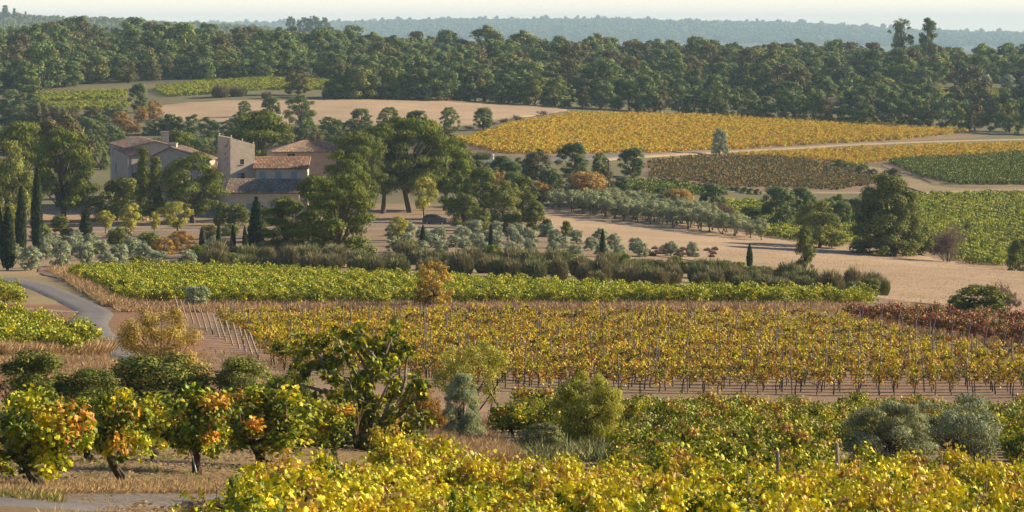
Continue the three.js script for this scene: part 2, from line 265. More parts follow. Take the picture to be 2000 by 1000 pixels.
// ------------------------------------------------------------------ palettes (linear base colours)
const PAL = {
  oak: [[0.045, 0.072, 0.024, 5], [0.07, 0.09, 0.03, 3], [0.11, 0.10, 0.035, 1.2], [0.10, 0.065, 0.03, 0.6]],
  oak2: [[0.055, 0.085, 0.025, 4], [0.10, 0.115, 0.035, 3], [0.15, 0.13, 0.04, 1.2]],
  oakYellow: [[0.12, 0.13, 0.03, 4], [0.2, 0.17, 0.035, 2], [0.07, 0.09, 0.025, 2]],
  oakBrown: [[0.10, 0.075, 0.035, 3], [0.06, 0.065, 0.028, 3], [0.15, 0.09, 0.04, 1]],
  pine: [[0.055, 0.095, 0.018, 4], [0.085, 0.13, 0.022, 3], [0.12, 0.155, 0.03, 1.5]],
  pineBright: [[0.08, 0.13, 0.015, 4], [0.12, 0.175, 0.022, 3], [0.05, 0.08, 0.015, 1.5]],
  cypress: [[0.018, 0.036, 0.014, 4], [0.028, 0.05, 0.018, 2], [0.05, 0.066, 0.022, 0.7]],
  olive: [[0.13, 0.16, 0.10, 3], [0.20, 0.225, 0.15, 3], [0.085, 0.11, 0.055, 2], [0.28, 0.29, 0.21, 0.8]],
  sage: [[0.19, 0.205, 0.10, 3], [0.28, 0.29, 0.16, 2.5], [0.13, 0.15, 0.06, 2]],
  orange: [[0.34, 0.19, 0.035, 3], [0.26, 0.17, 0.04, 3], [0.40, 0.26, 0.05, 1.5], [0.15, 0.12, 0.04, 1]],
  gold: [[0.50, 0.38, 0.04, 3], [0.42, 0.33, 0.035, 3], [0.28, 0.25, 0.04, 1.2]],
  yellowGreen: [[0.30, 0.29, 0.04, 3], [0.20, 0.22, 0.035, 3], [0.40, 0.33, 0.05, 1], [0.10, 0.13, 0.03, 1]],
  brown: [[0.17, 0.12, 0.07, 3], [0.12, 0.085, 0.05, 3], [0.22, 0.15, 0.08, 1]],
  mauve: [[0.17, 0.115, 0.09, 3], [0.12, 0.085, 0.07, 3], [0.21, 0.14, 0.09, 1]],
  shrub: [[0.05, 0.085, 0.02, 4], [0.085, 0.12, 0.028, 3], [0.14, 0.15, 0.04, 1]],
  bramble: [[0.08, 0.14, 0.018, 4], [0.13, 0.18, 0.03, 2], [0.05, 0.085, 0.015, 2]],
  scrub: [[0.10, 0.105, 0.045, 3], [0.16, 0.125, 0.065, 2], [0.065, 0.075, 0.032, 3], [0.20, 0.15, 0.08, 1]],
  scrubGreen: [[0.075, 0.095, 0.035, 3], [0.11, 0.12, 0.045, 3], [0.15, 0.13, 0.06, 1]],
  vYellow: [[0.58, 0.50, 0.010, 4], [0.46, 0.44, 0.010, 3.5], [0.62, 0.45, 0.03, 1]],
  vGreen: [[0.14, 0.20, 0.010, 4], [0.24, 0.28, 0.014, 3], [0.06, 0.10, 0.008, 2.5]],
  vLime: [[0.36, 0.38, 0.014, 4], [0.25, 0.30, 0.014, 3], [0.50, 0.44, 0.018, 2]],
  vBrown: [[0.40, 0.24, 0.05, 2], [0.50, 0.36, 0.11, 1.5], [0.28, 0.13, 0.03, 1]],
  vOrange: [[0.50, 0.25, 0.02, 3], [0.48, 0.31, 0.025, 3], [0.34, 0.13, 0.02, 1]],
  vRed: [[0.26, 0.04, 0.03, 3], [0.18, 0.03, 0.03, 2], [0.34, 0.12, 0.04, 1.5]],
  vDark: [[0.07, 0.11, 0.012, 3], [0.12, 0.16, 0.014, 3], [0.2, 0.21, 0.016, 1.5]],
  vGold: [[0.52, 0.33, 0.025, 3], [0.46, 0.24, 0.02, 3], [0.56, 0.40, 0.03, 2], [0.34, 0.2, 0.03, 1.5]],
  straw2: [[0.50, 0.39, 0.10, 3], [0.44, 0.33, 0.07, 3], [0.34, 0.27, 0.06, 1.5]],
  vOlive: [[0.13, 0.135, 0.028, 4], [0.22, 0.17, 0.04, 2], [0.09, 0.105, 0.022, 3]],
  straw: [[0.44, 0.31, 0.155, 3], [0.36, 0.24, 0.125, 3], [0.52, 0.41, 0.22, 1]],
  grass: [[0.12, 0.2, 0.025, 3], [0.2, 0.25, 0.04, 2]],
};
for (const [k, f] of Object.entries({ oak: 2.1, oak2: 2.0, oakYellow: 1.7, oakBrown: 1.7, pine: 1.45, pineBright: 1.35, cypress: 1.3, olive: 2.05, sage: 1.5, orange: 1.25, gold: 1.3, yellowGreen: 1.5, brown: 1.4, mauve: 1.5, shrub: 1.7, bramble: 1.5, scrub: 2.1, scrubGreen: 2.0, vYellow: 1.24, vLime: 1.25, vGreen: 1.2, vOrange: 1.3, vGold: 1.25, vBrown: 1.2, vDark: 1.35, vRed: 1.2 })) PAL[k].forEach(c => { for (let i = 0; i < 3; i++) c[i] = Math.min(0.78, c[i] * f * (/^(pine|shrub|bramble)/.test(k) ? [1.2, 0.98, 0.62][i] : /^oak/.test(k) ? [0.95, 1.05, 0.85][i] : 1)); });
const STAGE = t => console.log(t, (performance.now() / 1000).toFixed(1));
let triTotal = 0; const note = a => { for (const g of a) triTotal += g.tris; return a; };

// ------------------------------------------------------------------ ground
{
  const nd = 460, nu = 230, g = new Buf(), uv = [], d0 = 9, d1 = 11300;
  for (let j = 0; j <= nd; j++) for (let i = 0; i <= nu; i++) {
    const d = d0 * Math.pow(d1 / d0, j / nd), x = (i / nu - 0.5) * 2 * (0.29 * d + 40), z = -d, y = gy(x, z), u = 1000 + x / d * F;
    const n = fbm(x * 0.06, z * 0.06, 4), m = fbm(x * 0.02 + 9, z * 0.02, 3);
    let c = [0.34, 0.25, 0.13];                                             // dry grass
    if (d < 60) c = [0.32, 0.195, 0.115];                                     // straw and bare earth
    if (d > 95 && d < 212) c = u < 400 ? [0.25, 0.11, 0.06] : [0.29, 0.175, 0.12];                         // ploughed red earth
    if (d > 300 && d < 520) c = [0.36, 0.24, 0.15];
    if (d > 470) c = [0.135, 0.125, 0.05];
    if (d > 835) c = [0.075, 0.075, 0.032];                                 // woodland floor
    if (d > 1500) c = [0.055, 0.075, 0.035];
    const k = 1 + 0.5 * n, q = clamp(m * 1.6 + 0.2, 0, 0.5) * (d > 835 ? 0.2 : 1);
    g.v(x, y, z, [lerp(c[0], 0.14, q) * k, lerp(c[1], 0.14, q) * k, lerp(c[2], 0.05, q) * k]); uv.push(x / 3.1, z / 3.1);
  }
  for (let j = 0; j < nd; j++) for (let i = 0; i < nu; i++) { const a = j * (nu + 1) + i, b = a + 1, e = a + nu + 1, f = e + 1; g.i.push(a, b, f, a, f, e); }
  const geo = g.geo(); geo.setAttribute('uv', new THREE.Float32BufferAttribute(uv, 2)); geo.computeVertexNormals();
  const m = new THREE.MeshStandardMaterial({ name: 'earth', vertexColors: true, map: soilTex, bumpMap: soilBump, bumpScale: 0.05, roughness: 1 });
  structure('terrain', geo, m); triTotal += g.tris;
}
// a field: a sheet that follows the ground inside an outline given by points on the ground
function sheet(name, outline, mat, lift = 0.05, size = 2.5, uvS = 3.3, ragged = 0.5) {
  const pts = outline.map(p => p.isVector3 ? V(p.x, 0, p.z) : hit(p[0], p[1])).map(p => V(p.x, 0, p.z));
  const cv = new THREE.CatmullRomCurve3(pts, true, 'centripetal'), ring = cv.getSpacedPoints(Math.max(24, Math.round(cv.getLength() / size))).slice(0, -1);
  const R = RNG(ring.length); const flat = ring.map(p => new THREE.Vector2(p.x + (R() - 0.5) * ragged, -p.z + (R() - 0.5) * ragged));
  let tri = THREE.ShapeUtils.triangulateShape(flat, []), P = flat.slice();
  if (THREE.ShapeUtils.area(flat) < 0) tri = tri.map(t => [t[0], t[2], t[1]]);
  for (let it = 0; it < 12; it++) { // split every long edge, alike on both of its sides
    const mid = new Map(), key = (a, b) => a < b ? a * 1e6 + b : b * 1e6 + a; let any = false; const lim = size * 1.35;
    const m = (a, b) => { if (P[a].distanceTo(P[b]) <= lim) return -1; const k = key(a, b); if (!mid.has(k)) { mid.set(k, P.length); P.push(P[a].clone().lerp(P[b], 0.5)); } any = true; return mid.get(k); };
    const out = [];
    for (const [a, b, c] of tri) {
      const ab = m(a, b), bc = m(b, c), ca = m(c, a), q = (ab >= 0) + (bc >= 0) + (ca >= 0);
      if (!q) out.push([a, b, c]); else if (q === 3) out.push([a, ab, ca], [ab, b, bc], [ca, bc, c], [ab, bc, ca]);
      else if (q === 1) { if (ab >= 0) out.push([a, ab, c], [ab, b, c]); else if (bc >= 0) out.push([a, b, bc], [a, bc, c]); else out.push([a, b, ca], [ca, b, c]); }
      else { if (ab < 0) out.push([a, b, bc], [a, bc, ca], [ca, bc, c]); else if (bc < 0) out.push([b, c, ca], [b, ca, ab], [ab, ca, a]); else out.push([c, a, ab], [c, ab, bc], [bc, ab, b]); }
    }
    tri = out; if (!any) break;
  }
  const B = new Buf(), uv = [];
  P.forEach((p, pi) => { const x = p.x, z = -p.y, edge = pi < ring.length, n = 1 + 0.45 * fbm(x * 0.09, z * 0.09, 4) + 0.25 * fbm(x * 0.02, z * 0.02, 2); B.v(x, gy(x, z) + (edge ? -lift : lift), z, [n, n, n]); uv.push(x / uvS, z / uvS); });
  for (const t of tri) B.i.push(...t);
  const geo = B.geo(); geo.setAttribute('uv', new THREE.Float32BufferAttribute(uv, 2)); geo.computeVertexNormals(); mat.vertexColors = true; triTotal += B.tris;
  return structure(name, geo, mat);
}
function ribbon(name, pts, width, mat, lift = 0.06, uvS = 2, wob = 0.15) { // a road along points on the ground
  const P = pts.map(p => p.isVector3 ? p : hit(p[0], p[1])), cv = new THREE.CatmullRomCurve3(P, false, 'centripetal'), n = Math.max(8, Math.round(cv.getLength() / Math.max(0.5, width * 0.35))), B = new Buf(), uv = [], K = 6;
  for (let i = 0; i <= n; i++) {
    const p = cv.getPointAt(i / n), t = cv.getTangentAt(i / n), s = V(-t.z, 0, t.x).normalize();
    for (let k = 0; k <= K; k++) { const e = (k / K - 0.5), w = width + (k === 0 || k === K ? fbm(i * 0.31 + k, 3.3, 2) * wob * 4 : 0), x = p.x + s.x * e * w, z = p.z + s.z * e * w, q = 1 + 0.3 * fbm(x * 0.3, z * 0.3, 3); B.v(x, gy(x, z) + (k === 0 || k === K ? -lift : lift), z, [q, q, q]); uv.push(x / uvS, z / uvS); }
  }
  for (let i = 0; i < n; i++) for (let k = 0; k < K; k++) { const a = i * (K + 1) + k, b = a + 1, e = a + K + 1, f = e + 1; B.i.push(a, f, b, a, e, f); }
  const geo = B.geo(); geo.setAttribute('uv', new THREE.Float32BufferAttribute(uv, 2)); geo.computeVertexNormals(); mat.vertexColors = true; triTotal += B.tris;
  return structure(name, geo, mat);
}
const asphalt = () => new THREE.MeshStandardMaterial({ name: 'asphalt', color: new THREE.Color().setRGB(0.135, 0.13, 0.135), map: asphaltTex, bumpMap: soilBump, bumpScale: 0.008, roughness: 0.85 });
const stubble = () => groundMat(0.42, 0.305, 0.195), paleTrack = () => groundMat(0.38, 0.295, 0.19), redEarth = () => groundMat(0.20, 0.105, 0.065), soil = () => groundMat(0.24, 0.16, 0.10), dryGrass = () => groundMat(0.27, 0.205, 0.11);

// vineyard floors and open fields, far to near
sheet('stubble_field', [[318, 205], [420, 197], [560, 196], [700, 193], [860, 195], [960, 203], [1100, 212], [1075, 222], [985, 234], [900, 247], [760, 247], [620, 244], [470, 243], [345, 238]], stubble(), 0.12, 5);
sheet('vineyard_soil', [[885, 283], [1000, 244], [1130, 222], [1400, 226], [1700, 243], [1930, 262], [1700, 280], [1400, 296], [1180, 305], [960, 306]], soil(), 0.12, 6);
sheet('vineyard_soil', [[1270, 312], [1500, 300], [1800, 288], [2100, 280], [2100, 300], [1750, 316], [1660, 326], [1760, 352], [1640, 376], [1400, 368], [1270, 347]], soil(), 0.12, 5);
sheet('vineyard_soil', [[1730, 318], [2120, 298], [2120, 364], [1860, 364], [1790, 346]], soil(), 0.12, 5);
sheet('dry_grass_bank', [[1640, 322], [1700, 326], [1780, 348], [1860, 366], [2120, 366], [2120, 378], [1850, 382], [1750, 360], [1690, 340]], dryGrass(), 0.16, 3);
ribbon('dirt_track', [[1180, 312], [1290, 304], [1420, 297], [1600, 287], [1800, 278], [2060, 270]], 3.2, paleTrack(), 0.25, 3);
ribbon('dirt_track', [[1240, 352], [1300, 352], [1420, 374], [1560, 377], [1700, 377]], 3, paleTrack(), 0.2, 3);
ribbon('dirt_track', [[1800, 378], [1900, 374], [2080, 371]], 3, paleTrack(), 0.25, 3);
sheet('vineyard_soil', [[1640, 395], [1830, 383], [2100, 380], [2100, 500], [1930, 505], [1840, 480], [1700, 450]], soil(), 0.1, 4);
ribbon('country_road', [[700, 330], [840, 324], [900, 319], [1010, 314], [1120, 310], [1250, 300]], 7, asphalt(), 0.3, 4);
sheet('stubble_field', [[1060, 402], [1160, 400], [1330, 432], [1480, 462], [1640, 478], [1800, 500], [1900, 522], [2100, 545], [2100, 640], [1900, 602], [1760, 590], [1600, 560], [1450, 525], [1260, 498], [1120, 470], [1050, 440]], stubble(), 0.1, 3);
sheet('garden_earth', [[60, 465], [250, 452], [450, 450], [640, 452], [740, 400], [900, 410], [1060, 440], [1140, 470], [1280, 500], [1000, 500], [760, 505], [420, 508], [150, 505]], groundMat(0.27, 0.19, 0.115), 0.09, 3);
ribbon('gravel_drive', [[120, 452], [300, 447], [450, 446], [600, 446], [760, 444], [860, 443], [960, 446]], 5, groundMat(0.22, 0.19, 0.17), 0.18, 3);
sheet('vineyard_soil', [[120, 518], [420, 514], [900, 538], [1300, 566], [1720, 578], [1720, 602], [1300, 602], [900, 602], [500, 603], [250, 600], [190, 570]], soil(), 0.08, 3);
sheet('vineyard_soil', [[1640, 606], [1800, 606], [2080, 624], [2080, 706], [1830, 662]], groundMat(0.37, 0.26, 0.16), 0.04, 2, 3.3, 1.5);
ribbon('farm_lane', [[-90, 536], [0, 545], [60, 556], [110, 574], [150, 592], [184, 612], [172, 632], [186, 655], [240, 690], [330, 725]], 3.4, asphalt(), 0.13, 2);
ribbon('farm_lane_fork', [[176, 612], [130, 611], [70, 607], [-60, 603]], 2.6, groundMat(0.33, 0.25, 0.18), 0.11, 2);
ribbon('farm_lane', [[-60, 984], [60, 983], [180, 982], [290, 977], [380, 972], [480, 962]], 2.05, asphalt(), 0.06, 1.2, 0.05);
ribbon('farm_lane', [[925, 836], [955, 848], [985, 866], [1015, 890], [1050, 925]], 1.7, groundMat(0.26, 0.22, 0.19), 0.06, 1.5, 0.05);
sheet('dry_grass_verge', [[780, 850], [850, 820], [930, 832], [975, 870], [1000, 905], [900, 905], [790, 890]], dryGrass(), 0.04, 0.8, 1.5, 0.15);
STAGE('setting');
// ------------------------------------------------------------------ one of each kind of plant, in a few forms
const KIND = {};
const mk = (k, mat, list) => { KIND[k] = { list: note(list), mat }; };
const ct = (s, w, h, n, cr, L, W, cov, pal, x = {}) => clumpTree({ seed: s, w, h, n, cr, L, W, cov, pal, ...x });
mk('wood', M.leaf, [[1, PAL.oak], [2, PAL.oak2], [3, PAL.oak], [4, PAL.oakYellow], [5, PAL.oakBrown], [6, PAL.oak2]].map(([s, p]) => ct(s * 11, 9.5, 9.5, 34, 1.5, 0.55, 0.36, 0.66, p, { base: -0.04, limbs: 5 })));
mk('far', M.leaf, [1, 2, 3].map(s => ct(s * 17, 12, 9, 14, 2.7, 1.6, 1.1, 0.62, [PAL.oak, PAL.oakYellow, PAL.oak2][s - 1], { base: 0, limbs: 9 })));
mk('oak', M.leaf, [1, 2, 3].map(s => ct(s * 23, 9, 9, 60, 1.15, 0.3, 0.2, 0.62, [PAL.oak, PAL.oak2, PAL.oakBrown][s - 1], { base: 0.0, trunk: 0.28, limbs: 3 })));
mk('bigOak', M.leaf, [ct(71, 13, 12, 150, 1.3, 0.28, 0.19, 0.6, PAL.shrub, { base: -0.03, trunk: 0.42, shape: 'egg', limbs: 3, stems: 2 })]);
mk('yellowOak', M.leaf, [ct(72, 9, 7.5, 60, 1.1, 0.27, 0.18, 0.58, PAL.oakYellow, { base: 0.02, trunk: 0.26 })]);
mk('pine', M.needle, [1, 2, 3].map(s => ct(s * 29, 10, 12, 62, 1.35, 0.5, 0.13, 0.85, [PAL.pine, PAL.pine, PAL.pine][s - 1], { base: 0.08, needle: true, flat: 0.4, trunk: 0.3, shape: s === 2 ? 'egg' : 'dome', bark: [0.075, 0.055, 0.045] })));
mk('stonePine', M.needle, [1, 2].map(s => ct(s * 31, 15, 15, 84, 1.75, 0.55, 0.15, 0.8, s === 1 ? PAL.pineBright : PAL.pine, { base: 0.2, needle: true, flat: 0.42, trunk: 0.42, shape: 'dome', peak: 0.5, low: 0.3, bark: [0.09, 0.065, 0.05] })));
mk('fir', M.needle, [ct(37, 5, 12, 70, 0.8, 0.42, 0.16, 0.7, PAL.pine, { base: 0.05, needle: true, trunk: 0.22, shape: 'cone' })]);
mk('brightTree', M.leaf, [1, 2].map(s => ct(s * 41, 7, 9, 60, 0.95, 0.26, 0.17, 0.62, [PAL.pineBright, PAL.shrub][s - 1], { base: 0.0, trunk: 0.2, shape: 'egg' })));
mk('tall', M.leaf, [ct(83, 9, 18, 34, 1.25, 0.5, 0.3, 0.6, PAL.sage.concat(PAL.oak), { base: 0.42, trunk: 0.3, shape: 'dome', limbs: 1, stems: 3 }), ct(84, 8, 18, 34, 1.2, 0.5, 0.3, 0.7, PAL.oak, { base: 0.38, trunk: 0.3, shape: 'egg', limbs: 1 })]);
mk('cypress', M.needle, [1, 2, 3].map(s => cypress({ seed: s * 43, w: 1.5, h: 10, L: 0.42, W: 0.14, count: 5200, pal: PAL.cypress })));
mk('cypressYoung', M.needle, [1, 2].map(s => cypress({ seed: s * 47, w: 0.85, h: 3.6, L: 0.24, W: 0.1, count: 2200, pal: PAL.cypress })));
mk('olive', M.leaf, [1, 2, 3].map(s => ct(s * 53, 3.4, 3.1, 44, 0.5, 0.19, 0.085, 0.62, PAL.olive, { base: -0.02, trunk: 0.1, shape: 'dome', low: 0.95, peak: 0.45, limbs: 2, bark: [0.15, 0.125, 0.1] })));
mk('groveOlive', M.leaf, [1, 2, 3].map(s => ct(s * 57, 5, 3.9, 46, 0.55, 0.22, 0.085, 0.6, PAL.olive.concat([[0.34, 0.36, 0.15, 9]]), { base: 0.3, trunk: 0.11, shape: 'vase', limbs: 2, bark: [0.13, 0.11, 0.09], stems: 2 })));
mk('orchard', M.leaf, [1, 2].map(s => ct(s * 59, 6.6, 5.4, 42, 0.75, 0.22, 0.14, 0.5, PAL.yellowGreen, { base: 0.24, trunk: 0.13, shape: 'vase', limbs: 2 })));
mk('gold', M.leaf, [1, 2].map(s => ct(s * 61, 6, 4.6, 44, 0.7, 0.22, 0.13, 0.5, PAL.orange, { base: 0.06, trunk: 0.07, stems: 5, limbs: 1 })));
mk('rust', M.leaf, [ct(64, 6, 4.2, 64, 0.7, 0.2, 0.12, 0.5, [[0.52, 0.34, 0.09, 3], [0.45, 0.29, 0.08, 3], [0.38, 0.28, 0.1, 2]], { base: -0.05, trunk: 0.07, stems: 5, limbs: 1 })]);
mk('goldBush', M.leaf, [ct(62, 4.2, 3.9, 60, 0.5, 0.15, 0.09, 0.55, PAL.gold.concat(PAL.orange), { base: 0.02, trunk: 0.07, stems: 5, limbs: 1 })]);
mk('mauve', M.leaf, [1].map(s => twiggy({ seed: s * 63, stems: 7, foot: 0.3, spread: 0.55, len: 1.9, r: 0.07, levels: 3, kids: 4, split: 0.6, leaves: 3, leafLevel: 1, L: 0.16, spray: 0.14, pal: PAL.mauve, bark: [0.1, 0.075, 0.06] })));
mk('bush', M.leaf, [1, 2, 3].map(s => ct(s * 67, 4, 3, 30, 0.62, 0.2, 0.13, 0.6, [PAL.shrub, PAL.shrub, PAL.bramble][s - 1], { base: -0.12, trunk: 0.06, stems: 4, limbs: 2 })));
mk('broom', M.dry, [1, 2, 3].map(s => broom({ seed: s * 73, w: 4, h: 2, count: 5200, W: 0.05, pal: s === 2 ? PAL.scrubGreen : PAL.scrub })));
mk('lavender', M.dry, [1].map(s => broom({ seed: s * 79, w: 1.6, h: 0.8, count: 700, W: 0.04, pal: PAL.mauve })));
// vines
const GOB = [PAL.vGreen, PAL.vGreen, PAL.vLime, PAL.vGreen, PAL.vYellow, PAL.vOrange, PAL.vLime, PAL.vDark, PAL.vGreen, PAL.vLime], YEL = [PAL.vYellow, PAL.vYellow, PAL.vLime, PAL.vLime, PAL.vYellow, PAL.vLime, PAL.vYellow, PAL.vYellow, PAL.vGreen, PAL.vGreen, PAL.vBrown];
mk('gobletVine', M.vine, [1, 2, 3, 4, 5].map(s => vine({ seed: s * 101, w: 1.55, dep: 1.4, h: 1.65, th: [0.5, 0.62, 0.55, 0.5, 0.5][s - 1], lo: 0.36, lean: [-0.75, -0.5, -0.15, -0.35, 0.25][s - 1], trunkR: 0.075, arms: 5, canes: 16, leaves: 3000, patches: 50, pr: 0.22, L: 0.074, detail: 2, pal: GOB })));
mk('yellowVine', M.vine, [1, 2, 3, 4, 5, 6].map(s => vine({ seed: s * 103, w: 1.5, dep: 1.5, h: 1.25, th: 0.4, lo: 0.22, trunkR: 0.05, arms: 4, canes: 12, leaves: 2700, patches: 50, pr: 0.23, L: 0.074, detail: 2, pal: YEL })));
mk('darkVine', M.vine, [1, 2, 3, 4].map(s => vine({ seed: s * 107, w: 1.5, dep: 1.3, h: 1.3, th: 0.4, lo: 0.25, trunkR: 0.045, arms: 3, canes: 8, leaves: 1300, patches: 38, pr: 0.23, L: 0.08, detail: 1, pal: [PAL.vDark, PAL.vGreen, PAL.vLime, PAL.vGreen, PAL.vLime, PAL.vYellow, PAL.vGreen, PAL.vLime, PAL.vBrown] })));
mk('orangeVine', M.vine, [1, 2, 3, 4, 5].map(s => vine({ seed: s * 109, w: 1.35, dep: 0.6, h: 1.55, th: 0.55, lo: 0.5, trunkR: 0.032, arms: 2, canes: 6, leaves: 190, patches: 15, pr: 0.17, L: 0.115, detail: 0, pal: [PAL.vGold, PAL.vGold, PAL.vYellow, PAL.vGold, PAL.vBrown, PAL.vYellow, PAL.vGreen, PAL.vOlive] })));
mk('limeVine', M.vine, [1, 2, 3, 4].map(s => vine({ seed: s * 113, w: 1.7, dep: 1.3, h: 1.45, th: 0.4, lo: 0.2, trunkR: 0.04, arms: 3, canes: 4, leaves: 400, patches: 17, pr: 0.28, L: 0.16, detail: 0, pal: [PAL.vLime, PAL.vLime, PAL.vGreen, PAL.vYellow, PAL.vGreen] })));
mk('redVine', M.vine, [1, 2, 3].map(s => vine({ seed: s * 127, w: 1.5, dep: 0.8, h: 1.5, th: 0.5, lo: 0.45, trunkR: 0.035, arms: 2, canes: 6, leaves: 330, patches: 24, pr: 0.22, L: 0.13, detail: 0, pal: [PAL.vRed, PAL.vOlive, PAL.vRed, PAL.vBrown, PAL.vOlive] })));
const farVine = (seed, pals, w = 1.9) => vine({ seed, w, dep: 1.5, h: 1.35, th: 0.4, lo: 0.1, leaves: 130, patches: 14, pr: 0.34, L: 0.3, detail: 0, pal: pals });
mk('farYellow', M.vine, [1, 2, 3].map(s => farVine(s * 131, [PAL.vYellow, PAL.vOrange, PAL.vYellow, PAL.vYellow, PAL.vOrange, PAL.vLime])));
mk('farBrown', M.vine, [1, 2, 3].map(s => farVine(s * 137, [PAL.vOlive, PAL.vOlive, PAL.vBrown, PAL.vOlive, PAL.vOlive])));
mk('farGreen', M.vine, [1, 2].map(s => farVine(s * 139, [PAL.vDark, PAL.vGreen, PAL.vGreen])));
mk('farLime', M.vine, [1, 2].map(s => farVine(s * 149, [PAL.vLime, PAL.vGreen, PAL.vLime])));
STAGE('kinds ' + Math.round(triTotal));

// a plant as a thing: stands at p, w and h in metres
let turns = RNG(99);
function plant(kind, form, p, w, h, name, label, category, group, turn) {
  const K = KIND[kind], k = K.list[form % K.list.length], t = thing(name, label, category, p, group), s = w / k.w;
  if (k.trunk) { part(K.mat === M.vine || kind === 'broom' || kind === 'lavender' ? 'stem' : 'trunk', k.trunk, M.bark, t); }
  part(K.mat === M.vine ? 'foliage' : 'crown', k.crown, K.mat, t);
  t.scale.set(s, h / k.h, s); t.rotation.y = turn ?? turns() * 6.28; return t;
}
// by pixel: foot at column u, row v; width and height in photo pixels; distance from the ground there unless given
function px(kind, form, u, v, w, h, name, label, category, group, d, turn) {
  const p = d ? at(u, d) : hit(u, v), k = -p.z / F; let hh = h * k;
  if (d) hh = Math.max(1, (H - (v - h - HZ) / F * d) - p.y);
  return plant(kind, form, p, w * k, hh, name, label, category, group, turn);
}
const dummy = new THREE.Object3D();
function scatter(name, kind, spots, mat, tintR) { // what nobody could count: copies of a few forms, one object
  const K = KIND[kind], g = new THREE.Group(); g.name = numbered(name); g.userData.kind = 'stuff'; scene.add(g);
  const by = K.list.map(() => []); spots.forEach(s => by[s.f % K.list.length].push(s));
  K.list.forEach((k, i) => {
    if (!by[i].length) return;
    const im = new THREE.InstancedMesh(k.crown, mat ?? K.mat, by[i].length); im.name = 'foliage'; sh(im);
    by[i].forEach((s, j) => { dummy.position.copy(s.p); dummy.rotation.set(0, s.r, 0); dummy.scale.set(s.w / k.w, s.h / k.h, s.w / k.w); dummy.updateMatrix(); im.setMatrixAt(j, dummy.matrix); const t = 0.82 + 0.36 * tintR(); im.setColorAt(j, new THREE.Color().setRGB(t * (0.93 + 0.14 * tintR()), t, t * 0.95)); });
    g.add(im);
  });
  return g;
}
const inPoly = (x, y, P) => { let c = false; for (let i = 0, j = P.length - 1; i < P.length; j = i++) { const [a, b] = P[i], [e, f] = P[j]; if ((b > y) !== (f > y) && x < (e - a) * (y - b) / (f - b) + a) c = !c; } return c; };
const upx = p => 1000 + p.x / -p.z * F, vpx = p => HZ + (H - p.y) / -p.z * F;
// rows of vine places inside an outline in photo pixels
function rows(poly, dMin, dMax, rowGap, gap, seed, skew = 0, uMin = -300, uMax = 2450) {
  const R = RNG(seed), out = [];
  for (let d = dMin; d < dMax; d += rowGap) {
    const x0 = (uMin - 1000) / F * d, x1 = (uMax - 1000) / F * d;
    for (let x = x0; x < x1; x += gap) {
      const xx = x + (R() - 0.5) * gap * 0.35, dd = d + skew * xx + (R() - 0.5) * rowGap * 0.16; if (dd < 20) continue; const p = V(xx, gy(xx, -dd), -dd);
      if (inPoly(upx(p), vpx(p), poly)) out.push({ p, f: Math.floor(R() * 97), r: (R() < 0.5 ? 0 : Math.PI) + (R() - 0.5) * 0.35, q: R() });
    }
  }
  return out;
}
// ------------------------------------------------------------------ far ridges and woodland
{
  const R = RNG(7), spots = [];
  for (let i = 0; i < 12000; i++) { const d = 8300 + 2400 * Math.pow(R(), 0.55), u = -120 + 2240 * R(), p = at(u, d), k = 1.6 + 1.2 * R(); spots.push({ p: p.setY(p.y - 1), f: i, r: R() * 6, w: 14 * k, h: 9.5 * k * (R() < 0.06 ? 1.5 : 1) }); }
  scatter('distant_woodland', 'far', spots, null, R);
  const near = [];
  for (let i = 0; i < 2600; i++) { const d = 3450 + 850 * R(), u = -120 + 1000 * R(), p = at(u, d), k = 0.9 + 0.9 * R(); near.push({ p: p.setY(p.y - 0.5), f: i, r: R() * 6, w: 10 * k, h: 8 * k }); }
  scatter('distant_woodland', 'far', near, null, R);
  // pines on the hazy ridge
  for (const [u, top, w] of [[10, 10, 26], [28, 16, 14], [50, 22, 10], [568, 31, 22], [592, 33, 30], [612, 30, 34], [632, 33, 26], [165, 30, 20], [205, 32, 24]]) {
    const d = u > 500 ? 2900 : 3900, p = at(u, d), h = (H - (top - HZ) / F * d) - p.y;
    plant(u > 500 ? 'stonePine' : 'fir', 1, p, w * d / F * 1.25, h, 'ridge_pine', 'hazy blue pine standing up from the far ridge against the sky', 'tree', 'pines on the hazy ridge');
  }
}
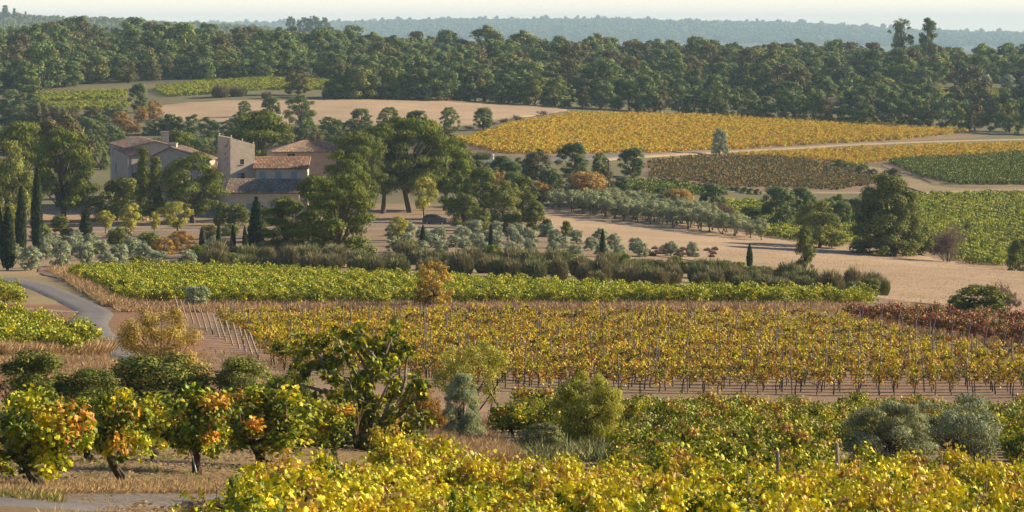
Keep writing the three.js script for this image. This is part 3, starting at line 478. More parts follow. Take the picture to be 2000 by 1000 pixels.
{
  const R = RNG(19), woods = [], things = [];
  // woodland by depth: everything behind the field edges up to the crest
  const front = u => u < 60 ? 800 : u < 330 ? lerp(818, 862, (u - 60) / 270) : u < 640 ? lerp(862, 880, (u - 330) / 310) : u < 900 ? lerp(875, 845, (u - 640) / 260) : 830;
  for (let d = 790; d < 1260; d += 8.6) for (let x = -0.225 * d; x < 0.225 * d; x += 9.2) {
    const xx = x + (R() - 0.5) * 5, dd = d + (R() - 0.5) * 5, u = 1000 + xx / dd * F; if (dd < front(u)) continue;
    const v = vpx(at(u, dd));
    if (u > 1000 && u < 1640 && dd > 838 && dd < 885 && !(u < 1300 && R() < 0.6)) continue; if (u > 1640 && dd > 885 && dd < 950) continue;      // strip of vines between two belts of trees
    if (u > 1840 && dd > 950 && dd < 1005) continue;                                // clearing with olives
    if (u > 900 && dd > 930 && dd < 965 && R() < 0.75) continue;
    const clump = fbm(xx * 0.018, dd * 0.03, 2), k = (0.5 + 0.85 * R() * R() + 0.2 * R()) * (1 + 0.5 * clump), p = at(u, dd), crest = 1;
    woods.push({ p, f: Math.floor(clamp((fbm(xx * 0.02 + 7, dd * 0.025, 2) + 0.5) * 9 + R() * 3, 0, 90)), r: R() * 6, w: 12.5 * k, h: 10 * k * (0.85 + 0.3 * R()) * crest, key: dd - front(u) + (R() - 0.5) * 8, u, dd });
  }
  woods.sort((a, b) => a.key - b.key);
  const mine = woods.filter(s => s.u > -60 && s.u < 2060).slice(0, 270), set = new Set(mine);
  for (const s of mine) plant('wood', s.f, s.p, s.w, s.h, 'woodland_tree', 'round crowned green oak at the edge of the wooded hillside', 'tree', 'oaks along the front of the wood', s.r);
  scatter('woodland', 'wood', woods.filter(s => !set.has(s)), null, R);
  // belts of trees between the fields
  const belt = (pts, n, h, w, seed, name, label, group, kind = 'wood') => { const Q = RNG(seed); for (let i = 0; i < n; i++) { const t = i / (n - 1) * (pts.length - 1), k = Math.min(pts.length - 2, Math.floor(t)), f = t - k, u = lerp(pts[k][0], pts[k + 1][0], f) + (Q() - 0.5) * 12, v = lerp(pts[k][1], pts[k + 1][1], f) + (Q() - 0.5) * 4, s = 0.75 + 0.5 * Q(); px(kind, Math.floor(Q() * 9), u, v, w * s, h * s * (0.85 + 0.3 * Q()), name, label, 'tree', group); } };
  belt([[650, 193], [760, 192], [900, 197], [1100, 208], [1400, 228], [1700, 245], [2040, 262]], 62, 56, 58, 3, 'field_edge_tree', 'leafy tree in the long belt above the stubble field and golden vineyard', 'belt of trees above the golden vineyard');
  belt([[0, 222], [60, 222]], 4, 36, 45, 4, 'field_edge_tree', 'leafy tree beside the small green vineyard strips', 'trees beside the green vineyard strips');
  belt([[290, 262], [340, 258], [420, 268], [500, 262]], 9, 36, 44, 5, 'field_edge_tree', 'leafy tree between the farmhouse roofs and the stubble field', 'trees behind the farmhouse');
  for (const [pts, n, h, w, sd] of [[[[-40, 262], [80, 258], [200, 262]], 12, 34, 52, 6], [[[-40, 300], [100, 300], [220, 292]], 12, 40, 60, 7], [[[380, 300], [450, 296], [560, 290], [660, 285]], 12, 34, 56, 8], [[[200, 330], [340, 318], [440, 330]], 9, 40, 60, 9], [[[640, 262], [720, 270], [860, 276]], 9, 26, 50, 10], [[[20, 236], [120, 232], [240, 238]], 9, 22, 44, 12], [[[600, 300], [700, 300], [860, 300]], 9, 30, 54, 13], [[[980, 345], [1000, 372], [1040, 402]], 7, 36, 56, 14], [[[1090, 370], [1180, 372], [1290, 392]], 7, 26, 50, 15], [[[900, 338], [960, 344], [1040, 350]], 8, 24, 46, 16], [[[900, 366], [960, 372], [1010, 378]], 6, 36, 54, 17], [[[1640, 330], [1690, 338], [1750, 352]], 7, 14, 34, 18], [[[1590, 440], [1650, 446], [1700, 440]], 5, 40, 56, 19]])
    belt(pts, n, h * 1.3, w * 0.95, sd, 'thicket_tree', 'bushy tree in the thickets round the farm estate', 'thickets round the estate', 'oak');
  // single trees in the middle distance: kind, form, u, v, w, h, name, label
  for (const a of [
    ['oak', 0, 272, 220, 52, 60, 'oak_tree', 'dark round oak at the end of the green vineyard strips'],
    ['oak', 1, 588, 250, 76, 66, 'oak_tree', 'bushy oak at the near edge of the stubble field'],
    ['oak', 0, 530, 236, 52, 48, 'oak_tree', 'smaller oak beside the bushy oak on the stubble field'],
    ['oak', 2, 583, 186, 66, 52, 'oak_tree', 'brownish oak standing between the dry reeds and the stubble field'],
    ['oak', 1, 478, 228, 34, 32, 'small_tree', 'small tree on the sunlit stubble field'],
    ['oak', 0, 705, 254, 60, 44, 'oak_tree', 'dark oak behind the crown of the great pine'],
    ['oak', 1, 760, 250, 60, 42, 'oak_tree', 'wide oak above the great pine on the stubble edge'],
    ['oak', 0, 815, 252, 60, 38, 'oak_tree', 'low dark oak on the stubble edge over the pines'],
    ['oak', 1, 878, 262, 50, 54, 'oak_tree', 'tall grey green oak at the corner of the golden vineyard'],
    ['oak', 0, 944, 254, 56, 46, 'oak_tree', 'oak beside the red leaved bushes at the golden vineyard'],
    ['olive', 0, 1405, 304, 44, 54, 'lone_olive_tree', 'lone grey green tree beside the pale track under the golden vineyard'],
    ['oak', 0, 1122, 347, 88, 72, 'oak_tree', 'dark spreading oak below the country road'],
    ['oak', 1, 1172, 345, 46, 48, 'oak_tree', 'smaller leafy oak touching the dark spreading oak'],
    ['oak', 0, 1236, 348, 72, 62, 'oak_tree', 'dark oak with a long shadow next to the utility pole'],
    ['oak', 2, 1050, 352, 80, 62, 'thin_tree', 'thin greyish tree half bare below the road'],
    ['oak', 0, 1075, 388, 72, 62, 'oak_tree', 'dark oak behind the back row of the olive grove'],
    ['bush', 1, 903, 312, 34, 34, 'roadside_bush', 'small dark bush at the bend of the country road'],
    ['broom', 1, 940, 313, 62, 24, 'roadside_reed', 'green reed clump behind the white marker post'],
    ['oak', 0, 1392, 412, 76, 56, 'oak_tree', 'round dark oak above the copper shrub'],
    ['oak', 0, 1520, 445, 96, 84, 'oak_tree', 'dark oak with bare lower trunks behind the field'],
    ['oak', 0, 1565, 440, 70, 78, 'oak_tree', 'dark oak leaning against its twin behind the field'],
    ['oak', 1, 1640, 430, 50, 52, 'oak_tree', 'small oak seen between the yellowish tree and the great oak'],
    ['rust', 0, 1145, 404, 118, 72, 'autumn_shrub', 'broad bright orange shrub behind the olive grove'],
    ['rust', 0, 1325, 422, 90, 56, 'autumn_shrub', 'rounded orange brown shrub above the olive rows'],
    ['mauve', 0, 1408, 432, 66, 46, 'autumn_shrub', 'dull mauve brown shrub below the round dark oak'],
    ['mauve', 0, 1212, 404, 60, 34, 'autumn_shrub', 'pinkish brown shrub next to the bright orange shrub'],
    ['bush', 0, 1262, 410, 62, 34, 'green_bush', 'dark green bush between two autumn shrubs by the grove'],
    ['bush', 0, 1460, 442, 70, 40, 'green_bush', 'low green bush at the end of the olive grove'],
    ['yellowOak', 0, 1600, 484, 128, 94, 'yellowish_oak', 'wide yellow green oak in front of the great oak'],
    ['bigOak', 0, 1738, 500, 206, 164, 'great_oak', 'great dark spreading oak at the edge of the bare field'],
    ['bush', 0, 1800, 498, 90, 60, 'green_bush', 'yellow green bush at the foot of the great oak'],
    ['mauve', 0, 1850, 512, 86, 82, 'bare_tree', 'nearly leafless brown tree beside the great oak'],
    ['bush', 1, 1992, 530, 66, 66, 'field_bush', 'dark bush casting a long shadow over the bare field'],
    ['bush', 0, 1890, 460, 26, 26, 'vineyard_bush', 'small dark bush inside the green vineyard'],
    ['bush', 1, 1975, 470, 40, 16, 'vineyard_bush', 'low dark hedge bush across the green vineyard'],
    ['brightTree', 1, 1572, 532, 60, 92, 'leafy_tree', 'upright leafy green tree rising from the scrub hedge'],
  ]) { const o = px(...a.slice(0, 8), a[6].includes('oak') || a[6].includes('tree') ? 'tree' : 'shrub'); if (a[0] === 'mauve') o.rotation.y = a[2]; }
  // tall pale trees that rise over the crest
  for (const [u, top, w, f] of [[1762, 34, 62, 0], [1815, 32, 52, 1]]) { const d = 1045, p = at(u, d), h = (H - (top - HZ) / F * d) - p.y; plant('tall', f, p, w * d / F, h, 'eucalyptus_tree', f ? 'tall gum tree with one dense plume above the crest' : 'tall gum tree with open twin plumes above the crest', 'tree'); }
  for (const [u, w] of [[1885, 34], [1925, 34], [1968, 38], [2005, 36]]) { const d = 975, p = at(u, d); plant('olive', Math.round(u), p, w * d / F, 5.4, 'clearing_olive', 'pale round olive in the clearing below the crest', 'tree', 'olives in the clearing'); }
  for (const [u, v, w, h, f] of [[430, 190, 60, 34, 0], [465, 188, 60, 30, 2], [640, 190, 40, 22, 0], [520, 192, 34, 20, 2]]) px('broom', f, u, v, w, h, 'dry_reed', 'tall dry reed clump along the top of the stubble field', 'reed', 'dry reeds above the stubble field');
  for (const [u, v, w, h] of [[300, 235, 46, 40], [275, 240, 40, 34], [235, 246, 50, 30], [335, 246, 40, 24], [255, 262, 60, 28]]) px('gold', Math.round(u), u, v, w, h, 'yellowish_shrub', 'yellowing shrub at the near end of the stubble field', 'shrub', 'yellowing shrubs by the stubble field');
  for (const [u, v, w, h] of [[960, 246, 26, 12], [985, 242, 26, 14], [1010, 238, 30, 16], [1060, 226, 30, 12], [915, 254, 30, 10]]) px('mauve', 0, u, v, w, h, 'red_leaved_bush', 'dark reddish bush along the border of stubble and golden vines', 'shrub', 'reddish bushes on the field border');
  for (let i = 0; i < 16; i++) { const u = lerp(1290, 1480, i / 15), v = lerp(356, 380, i / 15); px('bush', 1, u, v, 22, 8 + 4 * R(), 'bank_bush', 'low dark bush along the bank under the brown vineyard', 'shrub', 'dark bushes on the bank'); }
}
{ // far vineyards
  const R = RNG(23);
  const mass = (name, kind, poly, d0, d1, gap, step, w, h, seed, skew) => scatter(name, kind, rows(poly, d0, d1, gap, step, seed, skew).map(s => ({ p: s.p, f: s.f, r: s.r, w: w * (0.8 + 0.4 * s.q), h: h * (0.8 + 0.45 * R()) })), null, R);
  mass('vineyard_foliage', 'farYellow', [[885, 280], [1000, 244], [1130, 224], [1400, 228], [1700, 245], [1900, 258], [1760, 274], [1400, 294], [1180, 302], [985, 302]], 545, 830, 2.5, 1.5, 1.95, 1.4, 1, 0.25);
  mass('vineyard_foliage', 'farBrown', [[1270, 316], [1420, 306], [1560, 312], [1640, 330], [1740, 356], [1640, 372], [1430, 366], [1270, 345]], 500, 700, 2.4, 1.6, 1.7, 1.15, 2, -0.2);
  mass('vineyard_foliage', 'farYellow', [[1420, 305], [1600, 296], [1800, 287], [2060, 281], [2060, 296], [1750, 314], [1660, 324], [1560, 311]], 520, 800, 2.4, 1.6, 1.8, 1.3, 3, 0.1);
  mass('vineyard_foliage', 'farGreen', [[1735, 318], [2080, 299], [2080, 362], [1865, 362], [1795, 345]], 500, 720, 2.3, 1.3, 1.8, 1.5, 4, -0.35);
  mass('vineyard_foliage', 'farGreen', [[1190, 366], [1260, 356], [1330, 362], [1400, 378], [1330, 388], [1200, 380]], 450, 640, 2.3, 1.3, 1.8, 1.3, 5, 0);
  mass('vineyard_foliage', 'farLime', [[1690, 392], [1830, 384], [2080, 380], [2080, 500], [1950, 524], [1870, 510], [1820, 488], [1720, 452]], 395, 560, 2.3, 1.3, 1.8, 1.4, 6, -0.2);
  mass('vineyard_foliage', 'farLime', [[1400, 398], [1640, 402], [1700, 440], [1680, 474], [1600, 480], [1470, 456]], 385, 530, 2.3, 1.3, 1.8, 1.4, 7, 0);
  mass('vineyard_foliage', 'farLime', [[70, 188], [180, 182], [245, 178], [245, 193], [80, 200]], 690, 860, 2.5, 1.5, 1.9, 1.5, 8, 0);
  mass('vineyard_foliage', 'farLime', [[90, 206], [180, 201], [255, 200], [250, 213], [100, 217]], 690, 800, 2.5, 1.5, 1.9, 1.5, 9, 0);
  mass('vineyard_foliage', 'farLime', [[300, 174], [400, 162], [520, 156], [660, 158], [660, 176], [520, 176], [420, 184], [320, 190]], 760, 930, 2.5, 1.5, 1.9, 1.5, 10, 0);
  mass('vineyard_foliage', 'farLime', [[1640, 205], [2060, 212], [2060, 178], [1640, 172]], 885, 955, 2.5, 1.5, 2, 1.6, 11, 0);
}
STAGE('far');
// ------------------------------------------------------------------ the estate
const plaster = (r, g, b) => new THREE.MeshStandardMaterial({ name: 'plaster', color: new THREE.Color().setRGB(r, g, b), map: plasterTex, bumpMap: plasterTex, bumpScale: 0.02, roughness: 0.95 });
const MB = {
  grey: plaster(0.40, 0.385, 0.36), warm: plaster(0.45, 0.37, 0.29), pale: plaster(0.60, 0.52, 0.43), stone: plaster(0.42, 0.37, 0.31),
  shutter: new THREE.MeshStandardMaterial({ name: 'shutter_paint', color: new THREE.Color().setRGB(0.19, 0.30, 0.38), roughness: 0.7 }),
  dark: new THREE.MeshStandardMaterial({ name: 'window_glass', color: new THREE.Color().setRGB(0.03, 0.035, 0.04), roughness: 0.12 }),
  frame: new THREE.MeshStandardMaterial({ name: 'window_frame', color: new THREE.Color().setRGB(0.42, 0.38, 0.33), roughness: 0.8 }),
  tile: new THREE.MeshStandardMaterial({ name: 'clay_tile', vertexColors: true, roughness: 0.95 }),
  pipe: new THREE.MeshStandardMaterial({ name: 'zinc_pipe', color: new THREE.Color().setRGB(0.12, 0.11, 0.10), roughness: 0.6 }),
};
function uvBox(g, s = 4) { // uv in metres from the faces' own directions
  g = g.index ? g.toNonIndexed() : g; g.computeVertexNormals(); const p = g.attributes.position, n = g.attributes.normal, uv = [];
  for (let i = 0; i < p.count; i++) { const a = Math.abs(n.getX(i)), b = Math.abs(n.getY(i)), c = Math.abs(n.getZ(i)); uv.push(...(b > a && b > c ? [p.getX(i) / s, p.getZ(i) / s] : a > c ? [p.getZ(i) / s, p.getY(i) / s] : [p.getX(i) / s, p.getY(i) / s])); }
  g.setAttribute('uv', new THREE.Float32BufferAttribute(uv, 2)); return g;
}
const box = (x0, x1, y0, y1, z0, z1) => new THREE.BoxGeometry(x1 - x0, y1 - y0, z1 - z0).translate((x0 + x1) / 2, (y0 + y1) / 2, (z0 + z1) / 2);
// a wall of some thickness with real openings; the outline lies in its own x-y plane, outside towards +z
function wallGeo(outline, holes, th = 0.45) {
  const s = new THREE.Shape(outline.map(p => new THREE.Vector2(...p)));
  for (const [x, y, w, h] of holes) s.holes.push(new THREE.Path([[x - w / 2, y], [x - w / 2, y + h], [x + w / 2, y + h], [x + w / 2, y]].map(p => new THREE.Vector2(...p))));
  return uvBox(new THREE.ExtrudeGeometry(s, { depth: th, bevelEnabled: false }).translate(0, 0, -th));
}
// roof plane of curved clay tiles from eave line a-b up to c-d: courses of half-round tiles
function tiles(a, b, c, d, seed, warm = 0) {
  const R = RNG(seed), B = new Buf(), n = Math.max(4, Math.round(a.distanceTo(b) / 0.24)), m = Math.max(3, Math.round(a.distanceTo(d) / 0.42));
  const up = V().crossVectors(V().subVectors(b, a), V().subVectors(d, a)).normalize(); if (up.y < 0) up.negate();
  const P = (s, t, h) => { const p = a.clone().lerp(b, s), q = d.clone().lerp(c, s); return p.lerp(q, t).addScaledVector(up, h); };
  for (let j = 0; j < m; j++) for (let i = 0; i < n; i++) {
    const t0 = j / m - 0.012, t1 = (j + 1) / m, lift = 0.03 * R(), old = fbm(i * 0.13 + seed, j * 0.2, 3);
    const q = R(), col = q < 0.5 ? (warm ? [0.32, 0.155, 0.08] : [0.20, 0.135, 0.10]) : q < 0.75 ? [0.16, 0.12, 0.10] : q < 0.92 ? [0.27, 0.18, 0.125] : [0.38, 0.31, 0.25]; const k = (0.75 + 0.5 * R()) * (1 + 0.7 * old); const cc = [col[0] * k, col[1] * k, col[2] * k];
    const ids = []; for (const [t, e] of [[t0, 0.035], [t1, 0]]) for (let g = 0; g <= 4; g++) { const x = g / 4, p = P((i + x) / n, t, 0.09 * Math.sin(Math.PI * x) + e + lift); ids.push(B.v(p.x, p.y, p.z, cc)); }
    for (let g = 0; g < 4; g++) B.i.push(ids[g], ids[g + 1], ids[g + 6], ids[g], ids[g + 6], ids[g + 5]);
    if (j === 0) { const e = ids.slice(0, 5), o = P((i + 0.5) / n, t0, -0.06), z = B.v(o.x, o.y, o.z, cc); for (let g = 0; g < 4; g++) B.i.push(z, e[g + 1], e[g]); }
  }
  triTotal += B.tris; return B.geo();
}
// house of width w (x), length l (towards -z), walls to height e; roof: 'gable' ridge along z, 'gableX' ridge along x, 'shed' rising to -z, 'hip'
function house(name, label, pos, turn, o) {
  const g = thing(name, label, 'building', pos); g.rotation.y = turn; const { w, l, e, r } = o, mat = o.mat, th = 0.45, ov = o.over ?? 0.35, b0 = -2.5;
  const win = { f: [], l: [], r: [] }; for (const q of o.win ?? []) win[q[0]].push(q.slice(1));
  const holes = k => win[k].map(q => [q[0], q[1], q[2], q[3]]);
  const gab = o.roof === 'gable', gx = o.roof === 'gableX', shed = o.roof === 'shed', rx = o.ridge ?? w / 2;
  const front = [[0, b0], [w, b0], [w, e], ...(gab ? [[rx, r]] : []), [0, e]];
  const back = shed ? [[0, b0], [w, b0], [w, r], [0, r]] : [[0, b0], [w, b0], [w, e], ...(gab ? [[w - rx, r]] : []), [0, e]];
  const sideL = [[0, b0], [l, b0], [l, e], ...(gx ? [[l / 2, r]] : []), [0, shed ? r : e]], sideR = [[0, b0], [l, b0], [l, shed ? r : e], ...(gx ? [[l / 2, r]] : []), [0, e]];
  const W = (k, geo, p, a) => { const m = part('wall', geo, o.mats?.[k] ?? mat, g); m.position.copy(p); m.rotation.y = a; for (const q of win[k] ?? []) window_(m, q, th); return m; };
  W('f', wallGeo(front, holes('f'), th), V(0, 0, 0), 0); W('b', wallGeo(back, [], th), V(w, 0, -l), Math.PI);
  W('l', wallGeo(sideL.map(([x, y]) => [x * (l - 0.006) / l + 0.003, y - 0.004]), holes('l'), th), V(0.003, 0, -l), -Math.PI / 2); W('r', wallGeo(sideR.map(([x, y]) => [x * (l - 0.006) / l + 0.003, y - 0.004]), holes('r'), th), V(w - 0.003, 0, 0), Math.PI / 2);
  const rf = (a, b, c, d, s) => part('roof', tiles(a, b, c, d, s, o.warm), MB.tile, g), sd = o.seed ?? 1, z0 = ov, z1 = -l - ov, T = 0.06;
  const under = (a, b, c, d) => { const q = new Buf(), k = [0.2, 0.15, 0.11]; [a, b, c, d].forEach(p => q.v(p.x, p.y - 0.02, p.z, k)); [a, b, c, d].forEach(p => q.v(p.x, p.y - 0.16, p.z, k)); q.i.push(0, 1, 2, 0, 2, 3, 4, 6, 5, 4, 7, 6); for (let i = 0; i < 4; i++) { const j = (i + 1) % 4; q.i.push(i, i + 4, j + 4, i, j + 4, j); } part('eave', q.geo(), MB.tile, g); };
  const plane = (a, b, c, d, s) => { for (const p of [a, b, c, d]) p.y += 0.17; rf(a, b, c, d, s); under(a, b, c, d); };
  if (gab) { const sl = (r - e) / rx, sr = (r - e) / (w - rx); plane(V(-ov, e - sl * ov, z1), V(-ov, e - sl * ov, z0), V(rx, r, z0), V(rx, r, z1), sd); plane(V(w + ov, e - sr * ov, z0), V(w + ov, e - sr * ov, z1), V(rx, r, z1), V(rx, r, z0), sd + 1); }
  if (gx) { const s = (r - e) / (l / 2); plane(V(-ov, e - s * ov, z0), V(w + ov, e - s * ov, z0), V(w + ov, r, -l / 2), V(-ov, r, -l / 2), sd); plane(V(w + ov, e - s * ov, z1), V(-ov, e - s * ov, z1), V(-ov, r, -l / 2), V(w + ov, r, -l / 2), sd + 1); }
  if (shed) { const s = (r - e) / l; plane(V(-ov, e - s * ov, z0), V(w + ov, e - s * ov, z0), V(w + ov, r + s * ov, z1), V(-ov, r + s * ov, z1), sd); }
  if (o.roof === 'hip') { const i = Math.min(w, l) / 2, A = V(i, r, -l / 2), C = V(w - i, r, -l / 2); plane(V(-ov, e, z0), V(w + ov, e, z0), C.clone(), A.clone(), sd); plane(V(w + ov, e, z1), V(-ov, e, z1), A.clone(), C.clone(), sd + 1); plane(V(-ov, e, z1), V(-ov, e, z0), A.clone(), A.clone(), sd + 2); plane(V(w + ov, e, z0), V(w + ov, e, z1), C.clone(), C.clone(), sd + 3); }
  for (const [x, z, cw, cd, y0, y1] of o.chimneys ?? []) { const c = part('chimney', uvBox(box(x - cw / 2, x + cw / 2, y0, y1, z - cd / 2, z + cd / 2)), mat, g); part('cap', uvBox(box(x - cw / 2 - 0.08, x + cw / 2 + 0.08, y1 + 0.003, y1 + 0.14, z - cd / 2 - 0.08, z + cd / 2 + 0.08)), MB.stone, c); }
  for (const [x, z, y1] of o.pipes ?? []) part('downpipe', new THREE.CylinderGeometry(0.06, 0.06, y1 + 2, 8).translate(x, y1 / 2 - 1, z), MB.pipe, g);
  return g;
}
function window_(wall, [x, y, w, h, kind], th) { // pane set back in its opening, frame, sill, and shutters: 'o' open, 'c' closed, '' none
  const p = part('window', new THREE.BoxGeometry(w + 0.02, h + 0.02, 0.03).translate(x, y + h / 2, -th * 0.6), MB.dark, wall);
  if (w > 0.7) part('frame', mergeGeometries([box(x - 0.03, x + 0.03, y, y + h, -th * 0.6 + 0.018, -th * 0.6 + 0.06), box(x - w / 2, x + w / 2, y + h * 0.5, y + h * 0.5 + 0.05, -th * 0.6 + 0.018, -th * 0.6 + 0.055)]), MB.frame, p);
  if (w > 0.7) part('sill', box(x - w / 2 - 0.1, x + w / 2 + 0.1, y - 0.1, y - 0.003, 0.003, 0.12), MB.stone, p);
  const leaf = (a, b) => part('shutter', mergeGeometries([box(a, b, y + 0.01, y + h - 0.01, 0.004, 0.045), ...[0.12, 0.5, 0.88].map(t => box(a + 0.03, b - 0.03, y + h * t - 0.04, y + h * t + 0.04, 0.046, 0.066))]), MB.shutter, p);
  if (kind === 'o') { leaf(x - w - 0.02, x - w / 2 - 0.02); leaf(x + w / 2 + 0.02, x + w + 0.02); } else if (kind === 'c') { leaf(x - w / 2 - 0.02, x - 0.012); leaf(x + 0.012, x + w / 2 + 0.02); } else if (kind === 'h') leaf(x - w / 2 - 0.02, x - 0.012);
}
{
  const HG = d => -((v => H - (v - HZ) / F * d)); const P3 = (u, d, y) => V((u - 1000) / F * d, y, -d), Y = (v, d) => H - (v - HZ) / F * d;
  const base = at(350, 470).y; // ground level of the estate
  const e = (v, d) => Y(v, d) - base;
  house('manor_house', 'tall grey manor house with tiled gable roof and square chimney behind the pines', P3(247, 465, base), 0.30, { w: 9.4, l: 20, e: e(290, 465), r: e(276, 470), ridge: 5.2, roof: 'gable', mat: MB.grey, seed: 3, win: [['l', 3, 5.6, 1, 2, 'c'], ['l', 7.2, 5.6, 1, 2, 'o'], ['l', 11.4, 5.6, 1, 2, 'o'], ['l', 15.6, 5.6, 1, 2, 'c'], ['l', 3, 9, 0.8, 1.1, ''], ['l', 9, 9, 0.8, 1.1, ''], ['l', 15, 9, 0.8, 1.1, ''], ['l', 5, 1.2, 1.1, 2.2, 'o'], ['l', 13, 1.2, 1.1, 2.2, 'o']], chimneys: [[7.6, -3.5, 1.3, 1, e(288, 468), e(259, 468)]] });
  house('manor_front_wing', 'lower front wing of the grey manor with a downpipe beside its windows', P3(250, 459, base), 0.5, { w: 4.2, l: 6.2, e: e(303, 459), r: e(292, 463), roof: 'shed', mat: MB.grey, seed: 5, win: [['f', 1.3, 4.9, 1, 1.9, ''], ['f', 3.1, 4.6, 1, 1.9, 'o'], ['f', 1.3, 1, 1.1, 2.1, 'c']], pipes: [[0.75, 0.09, 9.5]] });
  house('manor_side_wing', 'manor side wing with a broad chimney above the round pine', P3(285, 458, base), -0.12, { w: 11, l: 7, e: e(312, 458), r: e(286, 463), ridge: 4.6, roof: 'gable', mat: MB.grey, seed: 7, win: [['f', 7.2, 4, 1, 1.8, 'o'], ['f', 9.2, 4, 1, 1.8, 'o']], chimneys: [[4.6, -1.3, 1.5, 1.1, e(305, 458), e(281, 458)]] });
  // dovecote tower with a raking top
  {
    const t = thing('dovecote_tower', 'square pale plaster dovecote tower with raking top and small corner finials', 'tower', P3(450, 453, base)); t.rotation.y = 0.46; const w = 4.6, l = 6.6, hl = e(269, 453), hr = e(283, 453), th = 0.45;
    const wall = (geo, mat, p, a) => { const m = part('wall', geo, mat, t); m.position.copy(p); m.rotation.y = a; return m; };
    const f = wall(wallGeo([[0, -2.5], [w, -2.5], [w, hr], [0, hl]], [[2.2, e(321.5, 453), 0.75, 0.9], [2.0, e(351, 453), 1.5, 1.15]], th), MB.pale, V(), 0);
    window_(f, [2.2, e(321.5, 453), 0.75, 0.9, ''], th); window_(f, [2.0, e(351, 453), 1.5, 1.15, 'h'], th);
    const hs = []; [[5.4, 277], [5.0, 284.5], [4.2, 286], [5.2, 295.5], [4.1, 301], [5.1, 309], [4.0, 312.5], [5.0, 321]].forEach(([x, v]) => hs.push([x, e(v, 455), 0.42, 0.3]));
    const L = wall(wallGeo([[0.003, -2.5], [l - 0.003, -2.5], [l - 0.003, hl - 0.004], [0.003, hl + 0.15]], hs, th), plaster(0.66, 0.51, 0.39), V(0.003, 0, -l), -Math.PI / 2);  // left face coloured lighter and warmer, painting in light the sun does not give
    for (const [x, y, a, b] of hs) { part('nest_hole', new THREE.BoxGeometry(a + 0.02, b + 0.02, 0.03).translate(x, y + b / 2, -0.3), MB.dark, L); part('ledge', box(x - 0.3, x + 0.3, y - 0.09, y - 0.003, 0.003, 0.16), MB.stone, L); }
    wall(wallGeo([[0, -2.5], [w, -2.5], [w, hl], [0, hr]], [], th), MB.pale, V(w, 0, -l), Math.PI); wall(wallGeo([[0.003, -2.5], [l - 0.003, -2.5], [l - 0.003, hr - 0.004], [0.003, hr - 0.004]], [], th), MB.pale, V(w - 0.003, 0, 0), Math.PI / 2);
    part('roof', tiles(V(w - 0.45, hr - 0.45, -0.4), V(w - 0.45, hr - 0.45, -l + 0.4), V(0.45, hl - 0.5, -l + 0.4), V(0.45, hl - 0.5, -0.4), 9), MB.tile, t);
    const fin = new THREE.LatheGeometry([[0.001, 0], [0.16, 0.004], [0.1, 0.12], [0.06, 0.2], [0.15, 0.34], [0.12, 0.46], [0.001, 0.54]].map(p => new THREE.Vector2(...p)), 12);
    for (const [x, y, z] of [[0.22, hl, -0.22], [w - 0.22, hr, -0.22], [0.22, hl + 0.1, -l + 0.22], [w / 2, (hl + hr) / 2 - 0.05, -0.22]]) part('finial', fin, MB.pale, t).position.set(x, y - 0.06, z);
  }
  house('lit_wing', 'wing beside the tower with tiles coloured orange as if sunlit and pale blue shutters', P3(497, 452, base), 0.02, { w: 9.2, l: 7, e: e(330, 452), r: e(310, 457), roof: 'shed', warm: 1, mat: MB.pale, seed: 11, win: [['f', 1.4, e(352, 452), 1, 1.5, 'c'], ['f', 4.2, e(352, 452), 1, 1.5, 'c'], ['f', 7, e(352, 452), 1, 1.5, 'c']], pipes: [[0.12, 0.09, e(331, 452)]] });  // warm: sunlight painted into the tile colour, other roofs stay grey-brown
  house('barn', 'broad barn with a hipped tile roof behind the sunlit wing', P3(537, 469, base), 0.22, { w: 15, l: 12, e: e(299, 469), r: e(277, 475), roof: 'hip', mat: MB.warm, seed: 13, win: [['f', 3, e(312, 469), 1.4, 1.1, '']] });
  house('low_outbuilding', 'long low outbuilding with a brown tile roof and blue shuttered windows below the tower', P3(442, 439, base - 0.4), -0.03, { w: 12.5, l: 6, e: e(377, 439) + 0.4, r: e(354, 443) + 0.4, roof: 'shed', mat: MB.pale, seed: 15, win: [['f', 4, 1.7, 0.9, 1.4, 'c'], ['f', 8, 1.7, 0.9, 1.4, 'c'], ['f', 6.2, 2.4, 0.35, 0.35, '']] });
  house('lean_to', 'small lean to with a dark tile roof against the side of the tower', P3(413, 459, base), 0.05, { w: 3.2, l: 5, e: e(336, 459), r: e(319, 463), roof: 'shed', mat: MB.warm, seed: 17, win: [['f', 2.2, e(352, 459), 0.7, 0.8, '']] });
}
